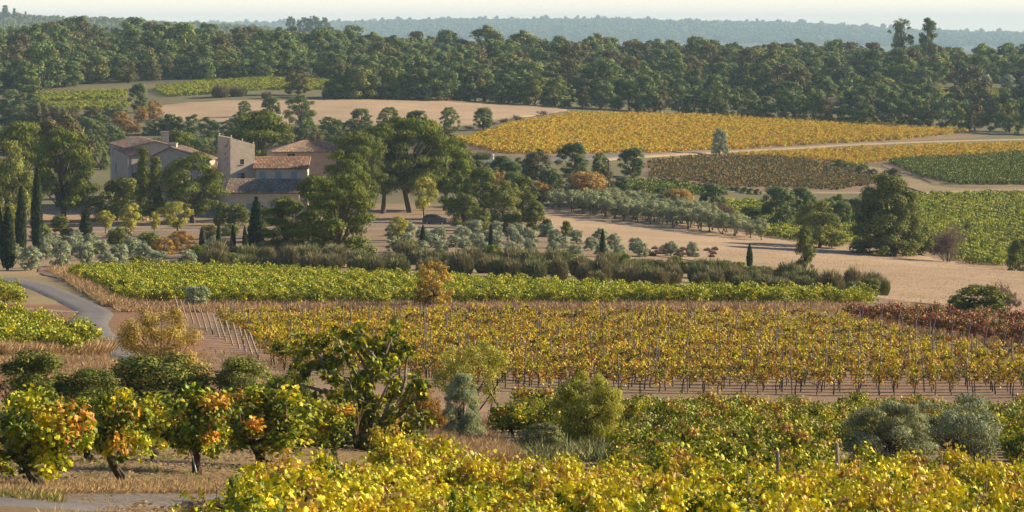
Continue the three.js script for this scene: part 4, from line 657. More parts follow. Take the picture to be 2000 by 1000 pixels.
// ------------------------------------------------------------------ dark hatchback on the drive
{
  const p = hit(850, 439), t = thing('parked_car', 'dark blue hatchback parked under the pines on the drive', 'car', V(p.x, p.y + 0.2, p.z)); t.rotation.y = -0.12;
  const paint = new THREE.MeshPhysicalMaterial({ name: 'car_paint', color: new THREE.Color().setRGB(0.012, 0.018, 0.035), roughness: 0.35, clearcoat: 1, clearcoatRoughness: 0.06 }), glass = new THREE.MeshPhysicalMaterial({ name: 'car_glass', color: new THREE.Color().setRGB(0.02, 0.025, 0.03), roughness: 0.05 }), rub = new THREE.MeshStandardMaterial({ name: 'tyre_rubber', color: new THREE.Color().setRGB(0.02, 0.02, 0.02), roughness: 0.9 }), rimM = new THREE.MeshStandardMaterial({ name: 'wheel_alloy', color: new THREE.Color().setRGB(0.45, 0.45, 0.46), metalness: 0.9, roughness: 0.4 }), lampM = new THREE.MeshPhysicalMaterial({ name: 'lamp_lens', color: new THREE.Color().setRGB(0.6, 0.6, 0.58), roughness: 0.1 }), redM = new THREE.MeshPhysicalMaterial({ name: 'tail_lens', color: new THREE.Color().setRGB(0.3, 0.02, 0.02), roughness: 0.15 });
  const S = new THREE.Shape(); S.moveTo(-1.95, 0.3); S.lineTo(-1.98, 0.75); S.quadraticCurveTo(-1.95, 0.95, -1.75, 0.98); S.lineTo(0.95, 0.95); S.quadraticCurveTo(1.75, 0.86, 1.92, 0.66); S.lineTo(1.96, 0.34); S.lineTo(1.62, 0.25); S.absarc(1.25, 0.28, 0.36, 0, Math.PI, false); S.lineTo(-0.9, 0.22); S.absarc(-1.25, 0.28, 0.36, 0, Math.PI, false); S.lineTo(-1.9, 0.26);
  const body = part('body', new THREE.ExtrudeGeometry(S, { depth: 1.6, bevelEnabled: true, bevelSize: 0.05, bevelThickness: 0.06, bevelSegments: 3 }).translate(0, 0, -0.8), paint, t);
  const C = new THREE.Shape(); C.moveTo(-1.8, 0.97); C.quadraticCurveTo(-1.62, 1.4, -1.3, 1.46); C.quadraticCurveTo(-0.5, 1.54, 0.05, 1.4); C.lineTo(0.92, 0.95); C.lineTo(-1.8, 0.96);
  const cab = part('cabin', new THREE.ExtrudeGeometry(C, { depth: 1.32, bevelEnabled: true, bevelSize: 0.04, bevelThickness: 0.1, bevelSegments: 3 }).translate(0, 0.01, -0.66), paint, t);
  for (const s of [-1, 1]) { for (const q of [[[-1.55, 1.02], [-1.35, 1.36], [-0.75, 1.42], [-0.7, 1.02]], [[-0.62, 1.02], [-0.66, 1.42], [0.02, 1.33], [0.6, 1.02]]]) part('window', new THREE.ExtrudeGeometry(new THREE.Shape(q.map(a => new THREE.Vector2(...a))), { depth: 0.02, bevelEnabled: false }).translate(0, 0, s > 0 ? 0.755 : -0.775), glass, cab); }
  part('windscreen', new THREE.BoxGeometry(0.85, 0.02, 1.25).rotateZ(-0.48).translate(0.5, 1.24, 0), glass, cab);
  const ty = new THREE.TorusGeometry(0.24, 0.085, 10, 24), rim = new THREE.CylinderGeometry(0.19, 0.19, 0.12, 16).rotateX(Math.PI / 2);
  for (const x of [-1.25, 1.25]) for (const z of [-0.76, 0.76]) { const w = part('wheel', ty, rub, t); w.position.set(x, 0.1, z); part('rim', rim, rimM, w); }
  for (const z of [-0.6, 0.6]) { part('headlight', new THREE.BoxGeometry(0.12, 0.14, 0.34).translate(1.88, 0.66, z), lampM, t); part('tail_light', new THREE.BoxGeometry(0.06, 0.26, 0.2).translate(-2.0, 0.82, z), redM, t); part('mirror', new THREE.SphereGeometry(0.1, 10, 8).scale(0.7, 0.7, 1.2).translate(0.45, 1.04, Math.sign(z) * 0.93), paint, t); }
}
{ // roadside marker and utility pole
  const wm = new THREE.MeshStandardMaterial({ name: 'white_paint', color: new THREE.Color().setRGB(0.8, 0.79, 0.76), roughness: 0.6 }), p = hit(963, 314), t = thing('marker_post', 'small white marker post at the edge of the country road', 'post', p);
  part('post', new THREE.CylinderGeometry(0.16, 0.2, 1.45, 10).translate(0, 0.62, 0), wm, t); part('cap', new THREE.ConeGeometry(0.17, 0.2, 10).translate(0, 1.445, 0), wm, t); part('band', new THREE.CylinderGeometry(0.185, 0.19, 0.14, 10).translate(0, 0.9, 0), MB.shutter, t);
  const q = hit(1189, 372), u = thing('utility_pole', 'slim dark utility pole beside the dark oak below the road', 'pole', q); const wood = new THREE.MeshStandardMaterial({ name: 'pole_wood', color: new THREE.Color().setRGB(0.09, 0.075, 0.06), roughness: 0.9 });
  part('pole', new THREE.CylinderGeometry(0.1, 0.14, 6.4, 8).translate(0, 2.9, 0), wood, u); part('crossarm', new THREE.BoxGeometry(1.1, 0.1, 0.1).translate(0, 5.8, 0.15), wood, u); for (const x of [-0.45, 0.45]) part('insulator', new THREE.CylinderGeometry(0.05, 0.07, 0.18, 8).translate(x, 5.94, 0.15), wm, u);
}
STAGE('house');
// ------------------------------------------------------------------ trees of the estate and its garden
{
  const T = (a) => px(a[0], a[1], a[2], a[3], a[4], a[5], a[6], a[7], a[8] ?? 'tree', a[9], a[10], a[11]);
  for (const a of [
    ['pine', 1, 40, 425, 150, 200, 'pine_tree', 'tall loose pine behind the broad bright pine'],
    ['oak', 2, 112, 405, 160, 190, 'oak_tree', 'brownish crowned tall tree rising behind the bright pine'],
    ['pine', 0, 124, 432, 170, 186, 'pine_tree', 'broad bright green pine in front of the manor end wall'],
    ['yellowOak', 0, 12, 440, 120, 172, 'oak_tree', 'yellow green tree behind the tall cypresses'],
    ['bush', 1, 238, 430, 130, 86, 'garden_bush', 'large bush mass at the foot of the manor wall', 'shrub'],
    ['bush', 1, 186, 432, 70, 50, 'garden_bush', 'rounded bush under the broad bright pine', 'shrub'],
    ['fir', 0, 280, 432, 62, 144, 'fir_tree', 'tall pointed fir before the manor front wing'],
    ['fir', 0, 304, 434, 66, 128, 'fir_tree', 'slightly shorter fir beside the pointed fir'],
    ['pine', 2, 376, 436, 170, 142, 'pine_tree', 'rounded pine hiding the side wing of the manor'],
    ['pine', 0, 348, 400, 110, 146, 'pine_tree', 'bright pine crown peeping over the manor roof', 'tree', null, 505],
    ['pine', 0, 508, 400, 178, 188, 'pine_tree', 'big wide pine behind the dovecote tower', 'tree', null, 512],
    ['brightTree', 1, 565, 400, 70, 130, 'leafy_tree', 'yellow green tree between the tower pine and the barn', 'tree', null, 520],
    ['bush', 0, 466, 440, 66, 44, 'garden_bush', 'bush against the wall of the low outbuilding', 'shrub'],
    ['bush', 1, 436, 440, 56, 46, 'garden_bush', 'bush beside the round pine at the outbuilding corner', 'shrub'],
    ['bush', 1, 520, 444, 90, 40, 'garden_bush', 'wide bush under the shuttered windows of the low outbuilding', 'shrub'],
    ['pine', 1, 560, 508, 140, 130, 'pine_tree', 'low spreading pine hiding the low outbuilding'],
    ['cypress', 2, 500, 502, 34, 118, 'cypress_tree', 'stout dark cypress next to the low spreading pine'],
    ['pine', 1, 612, 504, 130, 172, 'pine_tree', 'pine between the low spreading pine and the large one with bare trunks'],
    ['pine', 0, 660, 510, 190, 174, 'pine_tree', 'large pine with bare lower trunks in front of the drive'],
    ['pine', 2, 676, 470, 140, 180, 'pine_tree', 'pine with upright light shoots rising behind the large pine'],
    ['stonePine', 1, 700, 428, 150, 174, 'stone_pine', 'stone pine closest to the barn roof'],
    ['stonePine', 0, 800, 416, 236, 190, 'stone_pine', 'tallest bright crowned stone pine over the parked car'],
    ['stonePine', 1, 748, 418, 176, 172, 'stone_pine', 'stone pine between the barn and the tallest pine'],
    ['stonePine', 0, 868, 412, 140, 150, 'stone_pine', 'bright stone pine sloping down from the tallest one'],
    ['brightTree', 0, 896, 428, 92, 122, 'leafy_tree', 'green tree beside the stone pines towards the road'],
    ['orchard', 0, 828, 432, 84, 90, 'leafy_tree', 'light yellow green tree under the stone pines'],
    ['brightTree', 0, 938, 436, 112, 112, 'leafy_tree', 'bright green round tree right of the parked car'],
    ['brightTree', 1, 906, 446, 80, 70, 'leafy_tree', 'darker low tree at the end of the drive'],
    ['yellowOak', 0, 985, 438, 84, 90, 'leafy_tree', 'brownish green tree between two bright round trees'],
    ['brightTree', 0, 1022, 434, 92, 92, 'leafy_tree', 'bright green tree behind the slim cypress'],
    ['gold', 0, 1055, 400, 60, 46, 'autumn_shrub', 'straw coloured shrub at the back of the olive grove', 'shrub'],
    ['gold', 1, 975, 380, 60, 50, 'autumn_shrub', 'rusty shrub on the slope under the country road', 'shrub', null, 470],
    ['oak', 0, 1000, 395, 50, 62, 'oak_tree', 'small dark oak on the slope under the country road', 'tree', null, 468],
    ['bush', 1, 938, 452, 66, 48, 'garden_bush', 'evergreen bush by the end of the drive', 'shrub'],
    ['bush', 1, 1000, 458, 80, 42, 'garden_bush', 'wide evergreen bush at the corner of the olive garden', 'shrub'],
    ['brightTree', 1, 1044, 460, 70, 70, 'leafy_tree', 'small olive green tree beside the corner bush'],
    ['bush', 1, 1069, 464, 32, 38, 'round_bush', 'clipped round bush standing alone on bare earth', 'shrub'],
    ['bush', 1, 1106, 464, 30, 34, 'round_bush', 'clipped round bush nearer the olive rows', 'shrub'],
    ['orchard', 1, 777, 474, 58, 52, 'fruit_tree', 'small bright yellow fruit tree by the drive'],
    ['orchard', 0, 256, 466, 82, 72, 'fruit_tree', 'yellow leaved fruit tree in front of the manor'],
    ['orchard', 1, 346, 462, 92, 70, 'fruit_tree', 'brightest yellow fruit tree in front of the round pine'],
    ['orchard', 0, 302, 460, 40, 48, 'fruit_tree', 'small fruit tree between the two yellow ones'],
    ['orchard', 1, 206, 456, 60, 46, 'fruit_tree', 'greenish fruit tree under the broad bright pine'],
    ['brightTree', 1, 119, 458, 58, 40, 'round_tree', 'small round headed tree by the short cypress'],
    ['cypress', 0, 72, 492, 25, 166, 'cypress_tree', 'tallest slender cypress at the garden corner'],
    ['cypress', 1, 41, 505, 25, 142, 'cypress_tree', 'second tallest cypress beside the tallest one'],
    ['cypress', 2, 15, 528, 32, 124, 'cypress_tree', 'thick cypress at the roadside of the garden corner'],
    ['cypress', 0, 0, 505, 16, 100, 'cypress_tree', 'cypress half hidden behind the thick roadside one'],
    ['cypressYoung', 0, 167, 470, 28, 60, 'cypress_tree', 'short broad cypress beside the round headed tree'],
    ['cypressYoung', 1, 1019, 424, 11, 52, 'cypress_tree', 'slim cypress against the bright green tree'],
    ['cypressYoung', 0, 903, 420, 12, 58, 'cypress_tree', 'thin dark cypress beside the stone pines'],
    ['cypressYoung', 0, 394, 486, 12, 42, 'young_cypress', 'young cypress nearest the orange bush in the garden'],
    ['cypressYoung', 1, 427, 500, 13, 64, 'young_cypress', 'young cypress first in the garden row of three'],
    ['cypressYoung', 0, 455, 500, 13, 60, 'young_cypress', 'young cypress in the middle of the garden row of three'],
    ['cypressYoung', 1, 478, 500, 12, 58, 'young_cypress', 'young cypress of the row of three touching the stout one'],
    ['cypressYoung', 0, 826, 496, 14, 56, 'young_cypress', 'young cypress below the parked car'],
    ['cypressYoung', 1, 959, 500, 12, 62, 'young_cypress', 'young cypress amid the grey olives'],
    ['cypressYoung', 0, 1177, 518, 14, 70, 'young_cypress', 'young cypress in the hedge by the olive grove'],
    ['cypressYoung', 1, 1464, 524, 14, 47, 'young_cypress', 'young cypress alone at the hedge by the bare field'],
    ['brightTree', 1, 1572, 534, 62, 94, 'leafy_tree', 'upright leafy green tree rising from the scrub hedge'],
    ['bush', 0, 236, 488, 70, 46, 'garden_bush', 'rich green bush in the middle of the manor garden', 'shrub'],
    ['bush', 0, 290, 492, 70, 40, 'garden_bush', 'deep green bush under the fruit trees', 'shrub'],
    ['gold', 0, 352, 496, 76, 46, 'garden_shrub', 'golden green shrub before the brightest fruit tree', 'shrub'],
    ['gold', 1, 318, 508, 66, 46, 'garden_shrub', 'rusty orange shrub in the garden', 'shrub'],
    ['bush', 2, 392, 516, 60, 40, 'garden_bush', 'leafy green bush beside the rusty shrub', 'shrub'],
    ['bush', 1, 445, 522, 90, 30, 'garden_bush', 'low hedge bush below the row of young cypresses', 'shrub'],
    ['bush', 2, 700, 508, 90, 50, 'garden_bush', 'light green bush beside the large pine', 'shrub'],
    ['bush', 0, 790, 506, 90, 40, 'garden_bush', 'leafy green bush at the start of the olive garden', 'shrub'],
    ['orchard', 1, 24, 472, 60, 74, 'leafy_tree', 'yellow tinged tree between the cypresses'],
    ['goldBush', 0, 846, 603, 100, 96, 'orange_bush', 'orange and gold round bush at the edge of the green vine strip', 'shrub'],
    ['olive', 1, 385, 602, 68, 50, 'olive_bush', 'grey olive bush in front of the green vine strip', 'shrub'],
    ['bush', 1, 1699, 578, 64, 36, 'round_bush', 'dense round mound at the end of the scrub hedge', 'shrub'],
  ]) if (!(a[0] === 'brightTree' && a[2] === 1572)) T(a);
  // grey olives and shrubs along the lane end of the garden
  for (const [u, v, w, h] of [[60, 528, 56, 48], [120, 522, 52, 54], [166, 518, 50, 50], [232, 520, 50, 48], [282, 514, 48, 40], [200, 508, 40, 40], [140, 500, 44, 44], [90, 508, 36, 50], [365, 520, 50, 34], [340, 480, 40, 26], [105, 490, 50, 36], [180, 490, 50, 36], [255, 502, 54, 40], [420, 486, 50, 26], [150, 476, 40, 28], [300, 482, 50, 30], [210, 526, 50, 36], [310, 522, 54, 36], [30, 515, 46, 40]]) px('olive', Math.round(u), u, v, w, h, 'garden_olive', 'grey green olive bush in the garden by the lane', 'shrub', 'olive bushes by the lane');
  for (const [u, v, w, h, f] of [[410, 468, 60, 30, 0], [450, 462, 56, 26, 2], [505, 466, 60, 34, 0], [560, 462, 70, 40, 0], [600, 456, 60, 36, 2], [130, 470, 50, 26, 0], [80, 470, 56, 34, 2], [225, 474, 50, 28, 2], [385, 504, 46, 26, 0], [175, 500, 46, 30, 2], [270, 524, 60, 26, 0], [420, 512, 50, 30, 2]]) px('bush', f, u, v, w, h, 'garden_shrub', 'low leafy green shrub scattered through the manor garden', 'shrub', 'leafy shrubs of the manor garden');
  // olive garden
  const R = RNG(31); let n = 0;
  for (let v = 460; v < 508; v += 12.5) for (let u = 775; u < 1400; u += 44) {
    if (u > 805 && u < 895 && v < 462) continue; const uu = u + (R() - 0.5) * 16 + (Math.round(v / 12.5) % 2) * 22, vv = v + (R() - 0.5) * 6; if (uu > 1150 && vv < 470 + (uu - 1150) * 0.12) continue; if (uu > 1260 && vv < 490) continue; if (R() < 0.03 || vv < 456 && uu > 860 && uu < 1120) continue;
    px('olive', n++, uu, vv + (uu - 900) * 0.012, 42 * (0.85 + 0.3 * R()), 30 * (0.85 + 0.3 * R()), 'garden_olive_tree', 'low silvery olive in the olive garden above the scrub hedge', 'tree', 'silvery olives of the olive garden');
  }
  for (let i = 0; i < 34; i++) { const u = 1250 + R() * 150, v = 486 + R() * 16 + (u - 1250) * 0.02; px('lavender', 0, u, v, 24, 11, 'lavender_clump', 'dull mauve lavender clump beside the olive garden', 'plant', 'lavender clumps by the olive garden'); }
  // olive grove in rows on bare earth
  const A = hit(1075, 408), Bq = hit(1490, 470), C = hit(1160, 398), D = hit(1480, 446); n = 0;
  for (let r = 0; r < 5; r++) for (let i = 0; i < 19; i++) {
    const s = r / 4, t = i / 18, x = lerp(lerp(A.x, Bq.x, t), lerp(C.x, D.x, t), s) + (R() - 0.5) * 0.8, z = lerp(lerp(A.z, Bq.z, t), lerp(C.z, D.z, t), s) + (R() - 0.5) * 0.8; if (i > 16 - r && r > 1) continue;
    const k = i > 16 ? 0.75 : 1; plant('groveOlive', n++, V(x, gy(x, z), z), 5 * k * (0.85 + 0.3 * R()), 3.9 * k * (0.85 + 0.25 * R()), 'grove_olive_tree', 'grey green olive tree standing in the rows of the olive grove', 'tree', 'olive trees of the grove');
  }
  // scrub hedge between the garden and the vine strip
  n = 0;
  const lo = u => u < 900 ? lerp(526, 540, (u - 420) / 480) : lerp(540, 580, (u - 900) / 800);
  for (let k = 0; k < 3; k++) for (let u = 430; u < 1740; u += 44) {
    const uu = u + (R() - 0.5) * 30, v = lo(uu) - 2 - k * 9 + (R() - 0.5) * 4; if (uu > 1600 && k > 1) continue;
    px('broom', Math.floor(R() * 9), uu, v, 84 * (0.7 + 0.5 * R()), 52 * (0.65 + 0.6 * R()), 'broom_bush', 'olive brown broom bush in the scrub hedge above the vine strip', 'shrub', 'broom bushes of the scrub hedge');
  }
  for (let u = 960; u < 1560; u += 30) { const uu = u + (R() - 0.5) * 16, v = lo(uu) - 30 + (R() - 0.5) * 4; px('bush', R() < 0.75 ? 2 : 1, uu, v, 54 * (0.8 + 0.4 * R()), 28 * (0.7 + 0.6 * R()), 'bramble_bush', 'bright green bramble bush on top of the scrub hedge', 'shrub', 'brambles on the scrub hedge'); }
  for (const [u, v, w, h, f] of [[1165, 558, 70, 44, 2], [1620, 572, 120, 40, 1]]) px('broom', f, u, v, w, h, 'broom_bush', f === 2 ? 'yellowish broom mound standing proud of the hedge' : 'wide rust brown broom mound at the hedge end', 'shrub');
  // field corner on the far side
  px('bush', 0, 1920, 612, 150, 58, 'corner_bush', 'large glossy green bush at the corner of the bare field', 'shrub'); px('mauve', 0, 1962, 610, 76, 66, 'corner_shrub', 'thin twiggy brown shrub behind the large glossy bush', 'shrub');
  px('bush', 2, 1870, 608, 60, 34, 'corner_bush', 'low leafy end of the field corner thicket', 'shrub');
}
STAGE('mid');
// ------------------------------------------------------------------ vineyards, middle to near
const postMat = new THREE.MeshStandardMaterial({ name: 'weathered_wood', color: new THREE.Color().setRGB(0.34, 0.29, 0.24), map: plasterTex, roughness: 0.95 }), stakeMat = new THREE.MeshStandardMaterial({ name: 'grey_stake', color: new THREE.Color().setRGB(0.15, 0.13, 0.125), roughness: 0.9 }), wireMat = new THREE.MeshStandardMaterial({ name: 'wire', color: new THREE.Color().setRGB(0.3, 0.3, 0.3), metalness: 0.7, roughness: 0.5 });
const vineyard = (kind, list, count, w, h, name, label, group, stuff, R, keep = 1) => { // the nearest as things, the rest as one mass
  list.sort((a, b) => b.p.z - a.p.z); const near = list.filter(s => { const u = upx(s.p); return u > -40 && u < 2040; }).slice(0, count), set = new Set(near);
  for (const s of near) plant(kind, s.f, s.p, w * (0.82 + 0.36 * s.q), h * (0.72 + 0.5 * R()), name, label, 'vine', group, s.r);
  const rest = list.filter(s => !set.has(s)); if (rest.length) scatter(stuff, kind, rest.map(s => ({ p: s.p, f: s.f, r: s.r, w: w * (0.85 + 0.3 * s.q), h: h * (0.82 + 0.36 * R()) })), null, R);
};
{
  const R = RNG(41);
  // green and yellow strip across the middle
  vineyard('limeVine', rows([[140, 540], [300, 537], [420, 538], [900, 560], [1300, 582], [1700, 590], [1700, 599], [1300, 598], [900, 598], [500, 599], [255, 598], [195, 572]], 205, 300, 2.2, 1.15, 51, 0.04), 290, 1.75, 1.5, 'strip_vine', 'lush yellow green vine in the long strip below the scrub hedge', 'vines of the green strip', 'vineyard_foliage', R);
  // block beside the lane
  vineyard('limeVine', rows([[-280, 570], [10, 576], [42, 588], [46, 598], [-280, 594]], 190, 260, 2.2, 1.1, 53, 0), 60, 1.7, 1.5, 'lane_vine', 'green vine in the small corner patch inside the lane bend', 'vines inside the lane bend', 'vineyard_foliage', R);
  vineyard('limeVine', rows([[-280, 612], [-60, 622], [0, 626], [60, 645], [120, 664], [180, 684], [150, 694], [-60, 688], [-280, 682]], 125, 215, 2.1, 1.05, 55, 0), 290, 1.7, 1.45, 'lane_vine', 'bright green vine in the sloping block below the lane', 'vines below the lane', 'vineyard_foliage', R);
  // orange block
  const orange = [[420, 638], [900, 636], [1600, 638], [1690, 660], [1800, 688], [2060, 742], [2210, 774], [2060, 776], [1000, 766], [760, 750], [540, 722], [470, 672]];
  vineyard('orangeVine', rows(orange, 122, 216, 2.45, 1.0, 57, 0), 295, 1.3, 1.7, 'orange_vine', 'thin autumn orange vine trained on stakes in the large block', 'orange vines of the large block', 'vineyard_foliage', R);
  vineyard('redVine', rows([[1630, 624], [1800, 628], [2060, 646], [2420, 674], [2420, 768], [2060, 694], [1900, 672], [1760, 644]], 160, 250, 2.2, 1.1, 59, 0), 240, 1.5, 1.55, 'red_vine', 'dark red and green vine in the wedge beside the bare field', 'red vines beside the bare field', 'vineyard_foliage', R);
  // stakes in the orange block
  const stake = new THREE.CylinderGeometry(0.03, 0.035, 2.3, 5).translate(0, 1.0, 0), st = rows(orange, 122, 216, 2.45, 4.4, 61, 0).sort((a, b) => b.p.z - a.p.z).slice(0, 290);
  for (const s of st) { const t = sh(new THREE.Mesh(stake, stakeMat)); t.name = numbered('vine_stake'); t.position.copy(s.p); t.rotation.set((s.q - 0.5) * 0.1, 0, (R() - 0.5) * 0.12); t.userData = { label: 'thin grey wooden stake among the orange vines', category: 'stake', group: 'stakes of the orange block' }; scene.add(t); }
  const endPost = new THREE.CylinderGeometry(0.05, 0.06, 1.8, 7).translate(0, 0.72, 0);
  for (let i = 0; i < 13; i++) { const f = i / 12, u = lerp(352, 506, f), v = lerp(618, 702, f), p = hit(u, v), t = sh(new THREE.Mesh(endPost, postMat)); t.name = numbered('row_end_post'); t.position.copy(p); t.rotation.set(0, 0, 0.3 + (R() - 0.5) * 0.1); t.userData = { label: 'pale wooden post leaning outward at a row end of the orange vines', category: 'post', group: 'row end posts of the orange block' }; scene.add(t); }
  for (let i = 0; i < 10; i++) { const f = i / 9, u = lerp(1680, 1990, f), v = lerp(634, 694, f), p = hit(u, v), t = sh(new THREE.Mesh(endPost, stakeMat)); t.name = numbered('row_end_post'); t.position.copy(p); t.rotation.set(0, 0, -0.22 + (R() - 0.5) * 0.1); t.userData = { label: 'slim grey post leaning at a row end of the red vines', category: 'post', group: 'row end posts of the red block' }; scene.add(t); }
  // dark green block behind the yellow foreground
  vineyard('darkVine', rows([[960, 850], [1000, 836], [1500, 840], [2420, 846], [2420, 1000], [1120, 1000], [1070, 915], [1010, 862]], 62, 108, 2.0, 1.1, 63, 0).filter(s => { const u = upx(s.p), d = -s.p.z; return !(u > 1610 && u < 1995 && d < 83) && !(u < 1225 && d < 82); }), 295, 1.5, 1.3, 'green_vine', 'dark green vine turning yellow in the block behind the bright foreground vines', 'dark green vines behind the bright rows', 'vineyard_foliage', R);
}
{ // the bright block at the front
  const R = RNG(67), list = [];
  for (let d = 31; d < 60; d += 1.75) for (let x = -0.2 * d; x < 0.3 * d; x += 1.0) {
    const xx = x + (R() - 0.5) * 0.3, dd = d + (R() - 0.5) * 0.3, u = 1000 + xx / dd * F, lim = dd < 36 ? 380 : dd < 41 ? 450 : dd < 47 ? 520 : dd < 52 ? 640 : 760; if (u < lim || u > 2450) continue; if (u > 860 && u < 985 && dd > 52) continue;
    list.push({ p: V(xx, gy(xx, -dd), -dd), f: Math.floor(R() * 97), r: R() * 6.28, q: R() });
  }
  vineyard('yellowVine', list, 300, 1.5, 1.26, 'yellow_vine', 'bright yellow and green vine in the foreground block', 'yellow vines of the foreground block', 'vineyard_foliage', R);
  for (const [u, d, h, w, lab] of [[1522, 55, 1.62, 0.075, 'dark weathered post among the yellow vines'], [1527, 52, 1.25, 0.06, 'short post stub beside the dark weathered post'], [1641, 57, 1.75, 0.085, 'pale flat topped wooden post rising over the yellow vines'], [1692, 55, 1.45, 0.03, 'thin dark stake behind the pale wooden post'], [1834, 55, 1.6, 0.035, 'light thin stake under the grey shrub'], [1452, 46, 1.5, 0.035, 'short black stake in the yellow leaves'], [1930, 44, 1.55, 0.03, 'slim dark stake near the yellow leaf edge']]) {
    const p = at(u, d), t = thing('vineyard_post', lab, 'post', p); t.rotation.z = (R() - 0.5) * 0.12; part('shaft', uvBox(new THREE.CylinderGeometry(w * 0.5, w * 0.58, h + 0.3, 8).translate(0, h / 2 - 0.15, 0), 0.6), lab.includes('dark') || lab.includes('black') ? stakeMat : postMat, t); part('top', new THREE.CylinderGeometry(w * 0.42, w * 0.5, 0.03, 8).translate(0, h + 0.015, 0), postMat, t);
  }
  // old goblet vines beside the lane
  const G = [[88, 960, 178, 206, 0, 'old goblet vine with a thick leaning trunk beside the lane'], [240, 947, 128, 196, 1, 'goblet vine on a thin slanting trunk next to the thick one'], [384, 929, 150, 176, 2, 'goblet vine with wide crooked arms propped by a metal rod'], [522, 919, 176, 166, 3, 'broad green goblet vine with a stout trunk'], [650, 893, 104, 112, 4, 'small goblet vine in front of the fig tree'], [-22, 952, 110, 90, 1, 'low goblet vine at the lane edge cut by the frame'],
    [180, 905, 130, 130, 3, 'goblet vine second row behind the thin slanting one'], [310, 893, 130, 125, 0, 'goblet vine second row behind the propped one'], [455, 882, 130, 120, 2, 'goblet vine second row behind the broad one'], [60, 905, 130, 140, 4, 'goblet vine second row behind the thick trunk'], [575, 868, 110, 100, 1, 'goblet vine second row beside the small one']];
  for (const [u, v, w, h, f, lab] of G) px('gobletVine', f, u, v, w * 1.18, h * 1.03, 'goblet_vine', lab, 'vine', null, null, 0);
  { const p = hit(386, 932), t = thing('prop_rod', 'pale metal rod leaning against the crooked armed vine', 'rod', p); t.rotation.z = 0.24; part('rod', new THREE.CylinderGeometry(0.014, 0.014, 0.62, 8).translate(0, 0.27, 0), new THREE.MeshStandardMaterial({ name: 'galvanised_rod', color: new THREE.Color().setRGB(0.5, 0.5, 0.5), metalness: 0.5, roughness: 0.45 }), t); part('tip', new THREE.SphereGeometry(0.018, 8, 6).translate(0, 0.58, 0), wireMat, t); }
}
